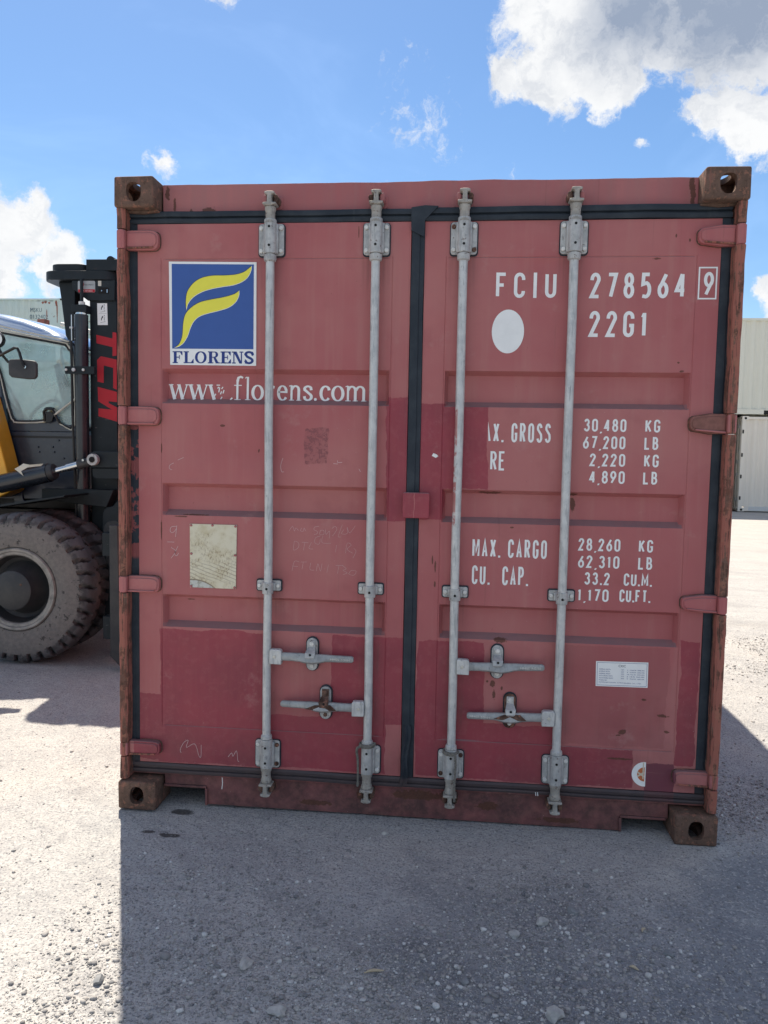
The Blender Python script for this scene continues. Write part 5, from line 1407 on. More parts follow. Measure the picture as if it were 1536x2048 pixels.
# --- wheels
def tyre_mesh(cx, y0, cz, w, r, seed):
    """lug tyre: solid crown, notches cut in from both shoulders"""
    N = 34; sub = 10; seg = N * sub
    prof = [(0.285, 0.035), (0.30, 0.010), (0.33, 0.002), (0.38, 0.0), (0.43, 0.004), (0.462, 0.010), (0.480, 0.014), (0.500, 0.024), (0.514, 0.034), (0.522, 0.048), (0.529, 0.066), (0.534, 0.092), (0.536, 0.118), (0.537, w / 2)]
    prof = prof + [(a, w - b) for a, b in reversed(prof[:-1])]
    k = r / 0.537; vs = []; m = len(prof)
    for i in range(seg):
        t = 2 * math.pi * i / seg
        for a, b in prof:
            across = (b - w / 2) / (w / 2); sh = abs(across)
            sl = 0.55 * (1 - sh) * (1 if across < 0 else -1)
            ph = (i / sub + sl + (0.5 if across > 0 else 0) + 0.10 * mnoise.noise(Vector((i / sub // 1 * 1.7, seed, across > 0)))) % 1.0
            d = 0.0
            if a > 0.465 and sh > 0.22:
                ww = 0.09 + 0.16 * max(0, sh - 0.4)
                e = abs(ph - 0.5); d = 0.042 * min(1, max(0, (ww - e) / 0.05)) * min(1, (a - 0.465) / 0.02)
            wear = mnoise.noise(Vector((i / sub * 0.8, b * 20, seed))) * 0.003 if a > 0.44 else 0
            rr = (a - d + wear) * k
            yb = b + (0.006 * (1 if across < 0 else -1) * min(1, d / 0.01) if a > 0.45 and sh > 0.7 else 0)
            vs.append((cx + math.cos(t) * rr, y0 + yb, cz + math.sin(t) * rr))
    fs = []
    for i in range(seg):
        j = (i + 1) % seg
        for q_ in range(m - 1): fs.append((i * m + q_, i * m + q_ + 1, j * m + q_ + 1, j * m + q_))
    return MB().add(vs, fs)

def wheel(cx, y0, cz, r, w, near=True, seed=0):
    s = 1 if near else -1
    mb = tyre_mesh(cx, 0, cz, w, r, seed)
    mb.v = [(x, y0 + s * y, z) for x, y, z in mb.v]
    if not near: mb.f = [tuple(reversed(f)) for f in mb.f]
    wh = FP('wheel', MB().lathe([(0.19, 0.115), (0.215, 0.100), (0.225, 0.055), (0.235, 0.030)], (cx, y0, cz), (0, s, 0), 40), 'wheel_dark')
    FP('tyre', mb, 'tyre', wh, smooth=28)
    FP('rim', MB().lathe([(0.236, 0.060), (0.238, 0.020), (0.246, 0.012), (0.262, 0.010), (0.268, 0.002), (0.284, 0.000), (0.292, 0.012), (0.290, 0.04)], (cx, y0, cz), (0, s, 0), 56), 'rim_grey', wh)
    return wh

w1 = wheel(-2.865, 1.985, 0.530, 0.535, 0.262, True, 1)
FP('hub', MB().lathe([(0.001, -0.045), (0.120, -0.045), (0.136, -0.036), (0.140, -0.01), (0.150, 0.05), (0.19, 0.115)], (-2.865, 1.985, 0.530), (0, 1, 0), 40), 'wheel_dark', w1, bevel=0.0)
FP('hub_plug', MB().cyl((-2.795, 1.9395, 0.575), (-2.795, 1.936, 0.575), 0.008, seg=10), 'rusty_steel', w1)
wheel(-2.865, 2.318, 0.530, 0.535, 0.262, True, 2)
wheel(-2.865, 2 * FY - 1.985, 0.530, 0.535, 0.262, False, 3)
wheel(-2.865, 2 * FY - 2.318, 0.530, 0.535, 0.262, False, 4)
for nr, yy in ((True, 2.15), (False, 4.15)): wheel(-5.35, yy, 0.470, 0.475, 0.25, nr, 5)
FP('axle', MB().cyl((-2.865, 2.55, 0.53), (-2.865, 3.75, 0.53), 0.14, seg=16), 'wheel_dark')
FP('axle', MB().cyl((-5.35, 2.3, 0.47), (-5.35, 4.0, 0.47), 0.10, seg=16), 'wheel_dark')

# --- mast
def both(name, mb, mat, **k):
    m2 = mirror(mb); FP(name, mb, mat, **k); return FP(name, m2, mat, **k)
both('mast_rail', MB().box(-2.571, -2.365, 2.520, 2.550, 0.18, 2.744), 'mast_black', bevel=0.003)
both('mast_rail_flange', MB().box(-2.571, -2.545, 2.5505, 2.660, 0.18, 2.740), 'mast_black', bevel=0.002)
both('inner_mast_rail', MB().box(-2.364, -2.20, 2.560, 2.600, 0.15, 2.86), 'mast_black', bevel=0.003)
both('gusset', MB().prism([(-2.698, 2.748), (-2.692, 2.690), (-2.576, 2.603), (-2.372, 2.603), (-2.368, 2.748)], 2.500, 2.5195), 'mast_black', bevel=0.002)
# top cross beams: rounded slabs seen from below
def slab(name, x0, x1, y0, y1, z0, z1, r, mat='mast_black', bev=0.004):
    m = MB().prism(rrect(x0, x1, y0, y1, r, 6), z0, z1); m.v = [(a, c, b) for a, b, c in m.v]; m.f = [tuple(reversed(f)) for f in m.f]
    return FP(name, m, mat, bevel=bev)
slab('mast_cross_beam', -2.930, -2.372, 2.490, 2 * FY - 2.490, 2.752, 2.818, 0.10)
slab('mast_cross_beam', -2.884, -2.588, 2.515, 2 * FY - 2.515, 2.8185, 2.872, 0.08)
FP('mast_top_plate', MB().box(-2.586, -2.300, 2.500, 2 * FY - 2.500, 2.8185, 2.900), 'mast_black', bevel=0.003)
FP('mast_top_web', MB().box(-2.59, -2.37, 2.60, 2 * FY - 2.60, 2.60, 2.751), 'mast_black', bevel=0.003)
FP('mast_cross_member', MB().box(-2.60, -2.40, 2.66, 2 * FY - 2.66, 1.25, 1.40), 'mast_black', bevel=0.004)
FP('lift_chain', MB().box(-2.40, -2.35, 2.95, 2.99, 0.6, 2.80), 'wheel_dark'); FP('lift_chain', MB().box(-2.40, -2.35, 3.31, 3.35, 0.6, 2.80), 'wheel_dark')
both('mast_roller', MB().cyl((-2.40, 2.499, 2.893), (-2.40, 2.56, 2.893), 0.03, seg=16), 'mast_black')
both('hose_guide', MB().prism([(-2.832, 2.7505), (-2.812, 2.610), (-2.782, 2.356), (-2.765, 2.326), (-2.713, 2.318), (-2.700, 2.7505)], 2.560, 2.690), 'mast_black', bevel=0.006)
# lift cylinder beside the rail
cy = 2.470
def lift(s=1):
    yy = cy if s > 0 else 2 * FY - cy
    c = FP('lift_cylinder', MB().cyl((-2.612, yy, 0.30), (-2.612, yy, 2.492), 0.0490, seg=28), 'cylinder_black')
    FP('cylinder_gland', MB().cyl((-2.612, yy, 2.492), (-2.612, yy, 2.506), 0.040, seg=24), 'chrome', c)
    FP('cylinder_head', MB().box(-2.670, -2.560, yy - 0.030, yy + 0.060, 2.507, 2.562), 'mast_black', c, bevel=0.003)
    FP('nut', MB().cyl((-2.606, yy, 2.5625), (-2.606, yy, 2.588), 0.024, seg=6), 'bolt_steel', c, bevel=0.002)
    FP('cylinder_rod', MB().cyl((-2.606, yy, 2.588), (-2.606, yy, 2.751), 0.012, seg=12), 'mast_black', c)
lift(1); lift(-1)
for s in (1,):
    cl_ = FP('pipe_clamp', MB().prism(rrect(-2.711, -2.485, 2.058, 2.113, 0.008), 2.408, 2.420), 'mast_black', bevel=0.002)
    for x, mt in ((-2.697, 'bolt_steel'), (-2.640, 'galvanised'), (-2.566, 'bolt_steel')):
        FP('bolt', MB().cyl((x, 2.4078, 2.087), (x, 2.396, 2.087), 0.0135 if mt == 'galvanised' else 0.0095, seg=12), mt, cl_, bevel=0.001)
    FP('clamp_band', MB().box(-2.668, -2.556, 2.4205, 2.520, 2.062, 2.108), 'mast_black', cl_)
both('hydraulic_pipe', MB().tube([(-2.676, 2.440, 2.40), (-2.674, 2.440, 2.2), (-2.672, 2.440, 1.8), (-2.664, 2.440, 1.5), (-2.655, 2.440, 1.22), (-2.655, 2.46, 0.7)], 0.0095, 8), 'black_trim')
FP('chrome_pipe', MB().tube([(-2.6625, 2.425, 2.486), (-2.6630, 2.425, 2.36), (-2.6620, 2.425, 2.30)], 0.0045, 8), 'chrome')
FP('bracket_pin', MB().cyl((-2.680, 2.43, 2.395), (-2.656, 2.43, 2.395), 0.008, seg=10), 'galvanised')
# red letters running down the rail (T, C, M on their side)
for pts in ([(-2.522, 2.357), (-2.397, 2.329), (-2.396, 2.377), (-2.366, 2.372), (-2.366, 2.206), (-2.397, 2.201), (-2.397, 2.267), (-2.520, 2.295)],
            [(-2.518, 2.171), (-2.488, 2.200), (-2.366, 2.176), (-2.366, 1.955), (-2.394, 1.967), (-2.393, 2.115), (-2.466, 2.133), (-2.467, 2.004), (-2.515, 2.013)],
            [(-2.515, 1.975), (-2.366, 1.939), (-2.366, 1.863), (-2.430, 1.870), (-2.430, 1.856), (-2.366, 1.825), (-2.366, 1.719), (-2.510, 1.758), (-2.509, 1.816), (-2.406, 1.808), (-2.511, 1.869)]):
    FP('lettering', MB().sheet(pts, 2.5185), 'red_decal', smooth=0)
# stickers on the mast
def fk_text(body, x, z, y, h, w, mat, parent, ang=0.0):
    o = text_part(body, x - FO.x, z - FO.z, y - FO.y, h, w, mat, parent, 'lettering', ang=ang); return o
sk = FP('dealer_label', MB().prism(rrect(-2.650, -2.517, 2.661, 2.744, 0.010), 2.498, 2.4995), 'silver_label', smooth=0, label='silver and red dealer label with red initials')
FP('label_band', MB().prism(rrect(-2.648, -2.519, 2.662, 2.683, 0.004), 2.4975, 2.4979), 'red_decal', sk, smooth=0)
fk_text('AI', -2.632, 2.708, 2.4972, 0.022, 0.028, 'red_decal', sk); fk_text('MACHINERY', -2.601, 2.711, 2.4972, 0.009, 0.072, 'black_print', sk); fk_text('0905.087.2024', -2.630, 2.667, 2.4970, 0.009, 0.092, 'white_print', sk)
sk = FP('small_label', MB().prism([(-2.495, 2.744), (-2.470, 2.744), (-2.470, 2.707), (-2.495, 2.707)], 2.498, 2.4995), 'cream_trim', smooth=0, label='small cream tag')
FP('mast_slot', MB().prism(rrect(-2.492, -2.414, 2.652, 2.697, 0.004), 2.4983, 2.4995), 'dark_hole', smooth=0)
FP('slot_pin', MB().cyl((-2.466, 2.498, 2.672), (-2.466, 2.494, 2.672), 0.0045, seg=8), 'chrome'); FP('slot_pin', MB().prism([(-2.428, 2.658), (-2.421, 2.658), (-2.421, 2.682), (-2.428, 2.682)], 2.495, 2.498), 'chrome')
sk = FP('warning_label', MB().prism([(-2.512, 2.586), (-2.436, 2.586), (-2.432, 2.428), (-2.509, 2.428)], 2.5165, 2.5195), 'white_print', smooth=0, label='white warning label with black pictograms')
mb = MB()
for zc in (2.552, 2.475):
    for a in ([(-2.482, zc + 0.002), (-2.474, zc + 0.012), (-2.476, zc - 0.010), (-2.482, zc - 0.016)], [(-2.478, zc + 0.012), (-2.470, zc + 0.020), (-2.466, zc + 0.012), (-2.472, zc + 0.0)]): mb.sheet(a, 2.5160)
    mb.sheet([(-2.460, zc - 0.012), (-2.4565, zc - 0.012), (-2.4565, zc + 0.010), (-2.460, zc + 0.010)], 2.5160); mb.sheet([(-2.460, zc + 0.016), (-2.456, zc + 0.016), (-2.456, zc + 0.026), (-2.460, zc + 0.026)], 2.5160)
    ribbon(mb, [(-2.455 + 0.0045 * math.cos(a), zc - 0.022 + 0.0045 * math.sin(a)) for a in [6.283 * i / 10 for i in range(11)]], 0.0008, 2.5160); ribbon(mb, [(-2.488, zc - 0.030), (-2.462, zc - 0.026)], 0.0008, 2.5160)
ribbon(mb, [(-2.500, 2.513), (-2.440, 2.512)], 0.0006, 2.5160)
FP('pictogram', mb, 'black_print', sk, smooth=0)

# --- carriage, fork shank plate and forks
sp_ = spline([(-2.404, 1.034), (-2.380, 1.082), (-2.330, 1.098), (-2.270, 1.104), (-2.255, 0.60), (-2.262, 0.092), (-2.324, 0.093), (-2.369, 0.184), (-2.392, 0.258), (-2.390, 0.444), (-2.362, 0.557), (-2.369, 0.649), (-2.399, 0.722), (-2.404, 0.88)], 4)
cp = both('fork_carriage', MB().prism(sp_, 2.35, 2.40), 'mast_black', bevel=0.004)
FP('carriage_roller', MB().cyl((-2.322, 2.349, 0.925), (-2.322, 2.343, 0.925), 0.072, seg=28), 'wheel_dark', bevel=0.002)
FP('carriage_roller', MB().cyl((-2.322, 2.349, 0.71), (-2.322, 2.345, 0.71), 0.058, seg=28), 'wheel_dark', bevel=0.002)
sk = FP('load_chart', MB().prism([(-2.398, 0.896), (-2.275, 0.896), (-2.275, 0.850), (-2.398, 0.850)], 2.344, 2.3475), 'blue_print', smooth=0, label='blue and white load chart')
FP('chart_panel', MB().prism([(-2.386, 0.891), (-2.275, 0.891), (-2.275, 0.869), (-2.386, 0.869)], 2.3425, 2.3435), 'white_print', sk, smooth=0)
FP('chart_panel', MB().prism([(-2.370, 0.865), (-2.275, 0.865), (-2.275, 0.853), (-2.370, 0.853)], 2.3425, 2.3435), 'white_print', sk, smooth=0)
FP('white_label', MB().prism([(-2.326, 0.650), (-2.275, 0.650), (-2.275, 0.545), (-2.322, 0.545)], 2.344, 2.3475), 'white_print', smooth=0)
FP('carriage_bar', MB().box(-2.25, -2.17, 2.02, 4.28, 0.20, 0.36), 'mast_black', bevel=0.004); FP('carriage_bar', MB().box(-2.25, -2.17, 2.02, 4.28, 0.78, 0.94), 'mast_black', bevel=0.004)
for yy in (2.0, 4.06):
    m = MB().prism([(-2.169, 1.0), (-2.11, 1.0), (-2.095, 0.12), (-2.05, 0.082), (-0.30, 0.056), (-0.28, 0.045), (-2.10, 0.030), (-2.169, 0.10)], yy - 0.075 + 0.03, yy + 0.075 + 0.03)
    FP('fork', m, 'wheel_dark', bevel=0.004)
# tilt cylinders with dusty rod boot
def tilt(s):
    def q(x, y, z): return (x, y if s > 0 else 2 * FY - y, z)
    c = FP('tilt_cylinder', MB().cyl(q(-3.16, 2.30, 1.245), q(-2.775, 2.30, 1.337), 0.068, seg=24), 'cylinder_black')
    FP('cylinder_cap', MB().cyl(q(-2.775, 2.30, 1.337), q(-2.735, 2.30, 1.347), 0.064, 0.056, seg=24), 'wheel_dark', c, bevel=0.003)
    FP('rod', MB().cyl(q(-2.736, 2.30, 1.348), q(-2.560, 2.30, 1.398), 0.0235, seg=20), 'chrome', c)
    FP('rod_sleeve', MB().cyl(q(-2.640, 2.30, 1.375), q(-2.555, 2.30, 1.399), 0.029, seg=20), 'chrome', c)
    FP('rod_clevis', MB().cyl(q(-2.556, 2.30, 1.399), q(-2.47, 2.30, 1.420), 0.037, 0.030, seg=16), 'wheel_dark', c, bevel=0.002)
    FP('rod_eye', MB().cyl(q(-2.437, 2.262, 1.437), q(-2.437, 2.300, 1.437), 0.042, seg=28), 'galvanised_cast', c, bevel=0.003)
    FP('pin', MB().cyl(q(-2.437, 2.2615, 1.437), q(-2.437, 2.257, 1.437), 0.021, seg=20), 'dark_hole', c)
    FP('grease_point', MB().cyl(q(-2.500, 2.262, 1.432), q(-2.500, 2.250, 1.432), 0.008, seg=10), 'chrome', c)
    mb = MB().prism([(-2.495, 1.440), (-2.480, 1.484), (-2.440, 1.498), (-2.262, 1.498), (-2.262, 1.380), (-2.475, 1.378)], 2.31, 2.40)
    FP('tilt_bracket', mirror(mb) if s < 0 else mb, 'mast_black', bevel=0.005)
    mb = MB().prism([(-2.470, 1.376), (-2.262, 1.379), (-2.262, 1.300), (-2.440, 1.296), (-2.466, 1.315)], 2.325, 2.40)
    FP('tilt_bracket', mirror(mb) if s < 0 else mb, 'mast_black', bevel=0.005)
tilt(1); tilt(-1)
FP('torn_wrap', MB().add([(-3.00, 2.225, 1.36), (-2.95, 2.218, 1.385), (-2.93, 2.222, 1.40), (-2.88, 2.218, 1.392), (-2.78, 2.222, 1.402), (-2.80, 2.228, 1.385), (-2.90, 2.222, 1.372), (-2.95, 2.224, 1.345), (-2.935, 2.230, 1.310)], [(0, 1, 7, 8), (1, 2, 6, 7), (2, 3, 6), (3, 4, 5, 6)]), 'cream_trim', smooth=0)

# --- cab: near side in the plane y = 2.62
CY0, CY1 = 2.62, 3.68
WIN = [(-3.42, 2.420), (-3.336, 2.398), (-2.838, 2.314), (-2.802, 2.300), (-2.778, 2.270), (-2.756, 2.202), (-2.746, 1.693), (-2.842, 1.692), (-2.870, 1.712), (-2.897, 1.775), (-2.909, 1.805), (-2.953, 1.808), (-2.972, 1.800), (-2.979, 1.777), (-2.982, 1.716), (-3.208, 1.706), (-3.238, 1.720), (-3.260, 1.754), (-3.305, 1.914), (-3.342, 2.085), (-3.41, 2.28)]
WINR = [(-3.470, 2.425), (-3.460, 2.27), (-3.395, 2.085), (-3.355, 1.914), (-3.300, 1.72), (-3.285, 1.66), (-3.62, 1.66), (-4.08, 1.66), (-4.12, 1.72), (-4.12, 2.42), (-4.05, 2.46), (-3.7, 2.455)]
def frame(pts, off, y0, y1, holes):
    pass
for s, y_ in ((1, CY0), (-1, CY1)):
    ya, yb = (y_, y_ + 0.04) if s > 0 else (y_ - 0.04, y_)
    # side frame is made of posts and rails around the glass
    lo = FP('cab_side_panel', MB().prism([(-3.290, 1.638), (-2.737, 1.640), (-2.737, 1.120), (-3.165, 1.120), (-3.205, 1.341)], ya, yb), 'cab_panel', bevel=0.004)
    if s > 0:
        cabside = lo
        FP('panel_groove', MB().box(-3.272, -2.745, ya - 0.004, ya - 0.0005, 1.590, 1.606), 'black_trim', lo)
        for x, z in ((-2.877, 1.592 - 0.017), (-3.042, 1.521), (-2.925, 1.523), (-3.034, 1.483), (-2.914, 1.485), (-2.839, 1.437)):
            FP('bolt', MB().cyl((x, ya - 0.0005, z), (x, ya - 0.010, z), 0.0085, 0.006, seg=10), 'cab_panel', lo, bevel=0.001)
    FP('door_pillar', MB().prism([(-3.430, 2.28), (-3.3425, 2.085), (-3.2920, 1.665), (-3.2055, 1.341), (-3.1655, 1.119), (-3.148, 1.085), (-3.235, 1.085), (-3.285, 1.30), (-3.345, 1.60), (-3.392, 1.914), (-3.47, 2.26)], ya - 0.012, yb - 0.012) if s > 0 else MB().prism([(-3.430, 2.28), (-3.3425, 2.085), (-3.2920, 1.665), (-3.2055, 1.341), (-3.148, 1.085), (-3.235, 1.085), (-3.345, 1.60), (-3.392, 1.914), (-3.47, 2.26)], ya, yb), 'cab_panel', bevel=0.004)
    FP('window_sill', MB().prism([(-3.288, 1.6405), (-2.737, 1.6425), (-2.737, 1.690), (-2.845, 1.690), (-2.880, 1.713), (-2.909, 1.790), (-2.970, 1.790), (-2.972, 1.706), (-3.220, 1.698), (-3.262, 1.735), (-3.29, 1.70)], ya, yb), 'cab_panel', bevel=0.002)
    FP('front_post', MB().prism([(-2.745, 1.691), (-2.737, 1.691), (-2.700, 2.20), (-2.725, 2.262), (-2.760, 2.300), (-2.800, 2.307), (-2.776, 2.274), (-2.754, 2.204)], ya, yb), 'cab_panel', bevel=0.002)
    FP('rear_post', MB().box(-4.20, -4.122, ya, yb, 1.12, 2.50), 'cab_panel', bevel=0.004)
    FP('rear_side_panel', MB().prism([(-3.298, 1.658), (-4.121, 1.658), (-4.121, 1.12), (-3.20, 1.12), (-3.25, 1.341)], ya + 0.005, yb - 0.005), 'cab_panel')
    gy = y_ + s * 0.012
    FP('window', MB().prism(WIN, gy, gy + 0.004), 'glass', smooth=0)
    FP('window', MB().prism(WINR, gy, gy + 0.004), 'glass', smooth=0)
    # bright edge and rubber round the pane
    loop = [(a, y_ - s * 0.004, b) for a, b in spline(WIN, 3)]; loop.append(loop[0])
    FP('window_trim', MB().tube(loop, 0.0065, 6), 'cream_trim')
    loop = [(a, y_ - s * 0.002, b) for a, b in spline([(a * 1.0 + (0.009 if a < -3.08 else -0.009) * (1 if abs(b - 1.75) > 0.0 else 1), b + (0.010 if b < 2.0 else -0.011)) for a, b in WIN], 3)]; loop.append(loop[0])
    FP('window_seal', MB().tube(loop, 0.0090, 6), 'black_trim')
# roof: curved shell
top = [(-4.28, 2.560), (-4.146, 2.608), (-3.737, 2.590), (-3.334, 2.537), (-3.154, 2.496), (-2.995, 2.444), (-2.857, 2.381), (-2.760, 2.312), (-2.735, 2.285)]
bot = [(-4.28, 2.500), (-4.146, 2.505), (-3.737, 2.475), (-3.334, 2.424), (-3.154, 2.386), (-2.995, 2.352), (-2.857, 2.326), (-2.775, 2.306), (-2.735, 2.285)]
vs, fs = [], []; n = len(top); ys_ = [CY0 - 0.02, CY0 - 0.018, CY0 + 0.03, CY0 + 0.12, (CY0 + CY1) / 2, CY1 - 0.12, CY1 - 0.03, CY1 + 0.018, CY1 + 0.02]
rise = [-1, -0.45, -0.12, 0.0, 0.02, 0.0, -0.12, -0.45, -1]
for yv, rs_ in zip(ys_, rise):
    for (a, b), (c_, d) in zip(top, bot):
        z = b + (b - d) * rs_ if rs_ < 0 else b + rs_
        vs.append((a, yv, z))
m_ = len(ys_)
for j in range(m_ - 1):
    for i in range(n - 1): fs.append((j * n + i, j * n + i + 1, (j + 1) * n + i + 1, (j + 1) * n + i))
o0 = len(vs)
for yv in (CY0 - 0.02, CY1 + 0.02):
    for c_, d in bot: vs.append((c_, yv, d - 0.001))
for i in range(n - 1): fs.append((o0 + i, o0 + n + i, o0 + n + i + 1, o0 + i + 1))
roof = FP('cab_roof', MB().add(vs, fs), 'roof_paint', smooth=60, label='glossy blue-grey cab roof')
FP('roof_rim', MB().tube([(a, CY0 - 0.022, b + 0.012) for a, b in bot[:-1]], 0.0065, 6), 'cream_trim', roof)
FP('roof_rail', MB().tube([(-3.45, CY1 + 0.06, 2.64), (-3.25, CY1 + 0.06, 2.60), (-3.05, CY1 + 0.05, 2.53), (-2.85, CY1 + 0.04, 2.44), (-2.74, CY1 + 0.03, 2.36)], 0.017, 8), 'cream_trim', roof)
FP('lamp_bracket', MB().box(-3.63, -3.55, CY1 - 0.02, CY1 + 0.05, 2.60, 2.67), 'post_rust', roof, bevel=0.003)
FP('cab_floor', MB().box(-4.20, -2.75, CY0 + 0.045, CY1 - 0.045, 1.05, 1.115), 'wheel_dark')
FP('dashboard', MB().prism([(-2.76, 1.12), (-2.76, 1.62), (-2.86, 1.66), (-2.98, 1.55), (-2.98, 1.12)], CY0 + 0.05, CY1 - 0.05), 'teal_interior', bevel=0.01)
FP('front_window', MB().add([(-2.742, CY0 + 0.042, 1.69), (-2.742, CY1 - 0.042, 1.69), (-2.745, CY1 - 0.042, 2.28), (-2.745, CY0 + 0.042, 2.28)], [(0, 1, 2, 3)]), 'glass', smooth=0)
FP('rear_window', MB().box(-4.17, -4.165, CY0 + 0.045, CY1 - 0.045, 1.62, 2.49), 'glass', smooth=0)
FP('rear_wall', MB().box(-4.19, -4.15, CY0 + 0.045, CY1 - 0.045, 1.12, 1.615), 'cab_panel')
FP('seat_cushion', MB().box(-3.86, -3.42, 2.93, 3.37, 1.30, 1.42), 'seat_fabric', bevel=0.03); FP('seat_back', MB().prism([(-3.86, 1.42), (-3.76, 1.42), (-3.86, 2.02), (-3.96, 2.02)], 2.94, 3.36), 'seat_fabric', bevel=0.02)
FP('seat_side', MB().prism([(-3.54, 1.66), (-3.30, 1.60), (-3.22, 1.70), (-3.28, 1.80), (-3.46, 1.84)], 2.72, 2.86), 'teal_interior', bevel=0.02)
FP('steering_column', MB().tube([(-3.02, 3.12, 1.18), (-3.12, 3.12, 1.50), (-3.22, 3.12, 1.76)], 0.035, 10), 'black_trim')
lp = [(-3.26 + 0.09 * math.cos(a), 3.12 + 0.18 * math.sin(a), 1.80 + 0.05 * math.cos(a) * 2.2) for a in [6.283 * i / 24 for i in range(25)]]
FP('steering_wheel', MB().tube(lp, 0.014, 8), 'wheel_dark')
FP('control_lever', MB().tube([(-3.20, 2.78, 1.62), (-3.30, 2.80, 1.84), (-3.40, 2.80, 2.02)], 0.010, 8), 'black_trim')
FP('lever_knob', MB().lathe([(0.001, -0.03), (0.02, -0.022), (0.027, 0.0), (0.02, 0.022), (0.001, 0.03)], (-3.155, 2.80, 1.715), (0, 0, 1), 14), 'wheel_dark')
FP('seat_belt', MB().tube([(-3.42, 2.80, 1.92), (-3.30, 2.78, 1.80), (-3.18, 2.76, 1.66)], 0.010, 6), 'wheel_dark')
both('wiper_arm', MB().tube([(-2.940, 2.598, 1.738), (-2.90, 2.598, 1.765), (-2.76, 2.600, 1.868), (-2.70, 2.600, 1.91)], 0.009, 8), 'cream_trim')
FP('grab_handle', MB().tube([(-2.978, 2.606, 1.715), (-2.981, 2.596, 1.79), (-2.955, 2.592, 1.812), (-2.910, 2.592, 1.806), (-2.893, 2.600, 1.77), (-2.862, 2.606, 1.705)], 0.0105, 8), 'black_trim')
FP('window_catch', MB().prism([(-2.963, 1.700), (-2.963, 1.785), (-2.925, 1.798), (-2.895, 1.765), (-2.915, 1.715)], 2.588, 2.600), 'black_trim', bevel=0.003)

# --- mirrors and lamps
def fmirror(face='wheel_dark', s=1):
    mb = MB().prism([(-3.042, 2.125), (-3.030, 2.140), (-2.960, 2.142), (-2.845, 2.130), (-2.829, 2.110), (-2.829, 2.022), (-2.845, 2.002), (-2.90, 2.000), (-3.018, 2.012), (-3.040, 2.030)], 2.235, 2.262)
    mr = FP('side_mirror', mirror(mb) if s < 0 else mb, face, bevel=0.008, label='black rectangular rear-view mirror')
    pts = [(-3.40, 2.56, 2.10), (-3.20, 2.30, 2.145), (-2.985, 2.225, 2.218), (-2.962, 2.223, 2.214), (-2.945, 2.223, 2.18), (-2.925, 2.223, 2.10), (-2.912, 2.226, 2.082)]
    if s < 0: pts = [(a, 2 * FY - b, c_) for a, b, c_ in pts]
    FP('mirror_arm', MB().tube(pts, 0.010, 8), 'black_trim', mr)
    if s > 0: FP('mirror_screw', MB().cyl((-2.908, 2.234, 2.084), (-2.908, 2.222, 2.084), 0.0095, seg=10), 'chrome', mr)
fmirror(); 
mb = MB().prism([(-3.60, 1.945), (-3.44, 1.95), (-3.43, 1.83), (-3.575, 1.836), (-3.615, 1.92)], 3.88, 3.91)
mr = FP('side_mirror', mb, 'blue_paint', bevel=0.008, label='far-side rear-view mirror seen through the cab')
FP('mirror_arm', MB().tube([(-3.572, 3.875, 1.95), (-3.585, 3.875, 2.00), (-3.56, 3.875, 2.04), (-3.42, 3.86, 2.12), (-3.30, 3.80, 2.15)], 0.009, 8), 'black_trim', mr)
hl = FP('work_lamp', MB().lathe([(0.001, -0.03), (0.05, -0.028), (0.060, -0.01), (0.062, 0.02), (0.04, 0.05), (0.001, 0.06)], (-3.245, 2.42, 2.305), (-0.3, 0.9, 0), 24), 'black_trim', label='round chrome-faced work lamp')
FP('lamp_glass', MB().cyl((-3.237, 2.392, 2.305), (-3.236, 2.3885, 2.305), 0.052, seg=24), 'chrome', hl)
FP('lamp_stalk', MB().tube([(-3.245, 2.45, 2.25), (-3.22, 2.45, 2.20), (-3.25, 2.58, 2.16)], 0.010, 8), 'black_trim', hl)
FP('indicator_lamp', MB().prism([(-3.56, 2.32), (-3.50, 2.345), (-3.43, 2.29), (-3.45, 2.23), (-3.53, 2.245)], 3.84, 3.90), 'amber_glass', bevel=0.008)

# --- body: yellow side cover, fenders, chassis, bonnet, counterweight
for s in (1, -1):
    def mm(mb): return mirror(mb) if s < 0 else mb
    FP('side_cover', mm(MB().prism([(-3.485, 1.90), (-3.33, 1.90), (-3.245, 1.597), (-3.190, 1.382), (-3.144, 1.222), (-3.146, 1.198), (-3.165, 1.178), (-3.254, 1.136), (-3.654, 1.105), (-4.30, 1.105), (-4.30, 1.40), (-3.9, 1.55)], 2.42, 2.60)), 'yellow_paint', bevel=0.008, label='yellow side cover')
    FP('fender', mm(MB().prism([(-3.75, 1.000), (-3.068, 1.088), (-2.545, 1.176), (-2.535, 1.190), (-3.068, 1.104), (-3.75, 1.016)], 2.06, 2.615)), 'mast_black', bevel=0.002)
    FP('fender', mm(MB().prism([(-3.76, 0.55), (-3.74, 0.55), (-3.72, 0.999), (-3.74, 0.999)], 2.06, 2.60)), 'mast_black')
    FP('step', mm(MB().box(-4.35, -3.80, 2.05, 2.45, 0.50, 0.54)), 'mast_black', bevel=0.003)
    FP('front_beam', mm(MB().prism([(-2.90, 1.214), (-2.345, 1.216), (-2.400, 1.086), (-2.90, 1.132)], 2.405, 2.500)), 'mast_black', bevel=0.004)
    FP('chassis_rail', mm(MB().box(-5.6, -2.62, 2.62, 2.75, 0.60, 1.04)), 'wheel_dark')
FP('chassis', MB().box(-4.6, -2.95, 2.76, 3.54, 0.45, 1.04), 'wheel_dark')
FP('bonnet', MB().prism([(-4.25, 1.10), (-5.60, 1.10), (-5.60, 1.50), (-4.9, 1.68), (-4.25, 1.70)], 2.60, 3.70), 'yellow_paint', bevel=0.05)
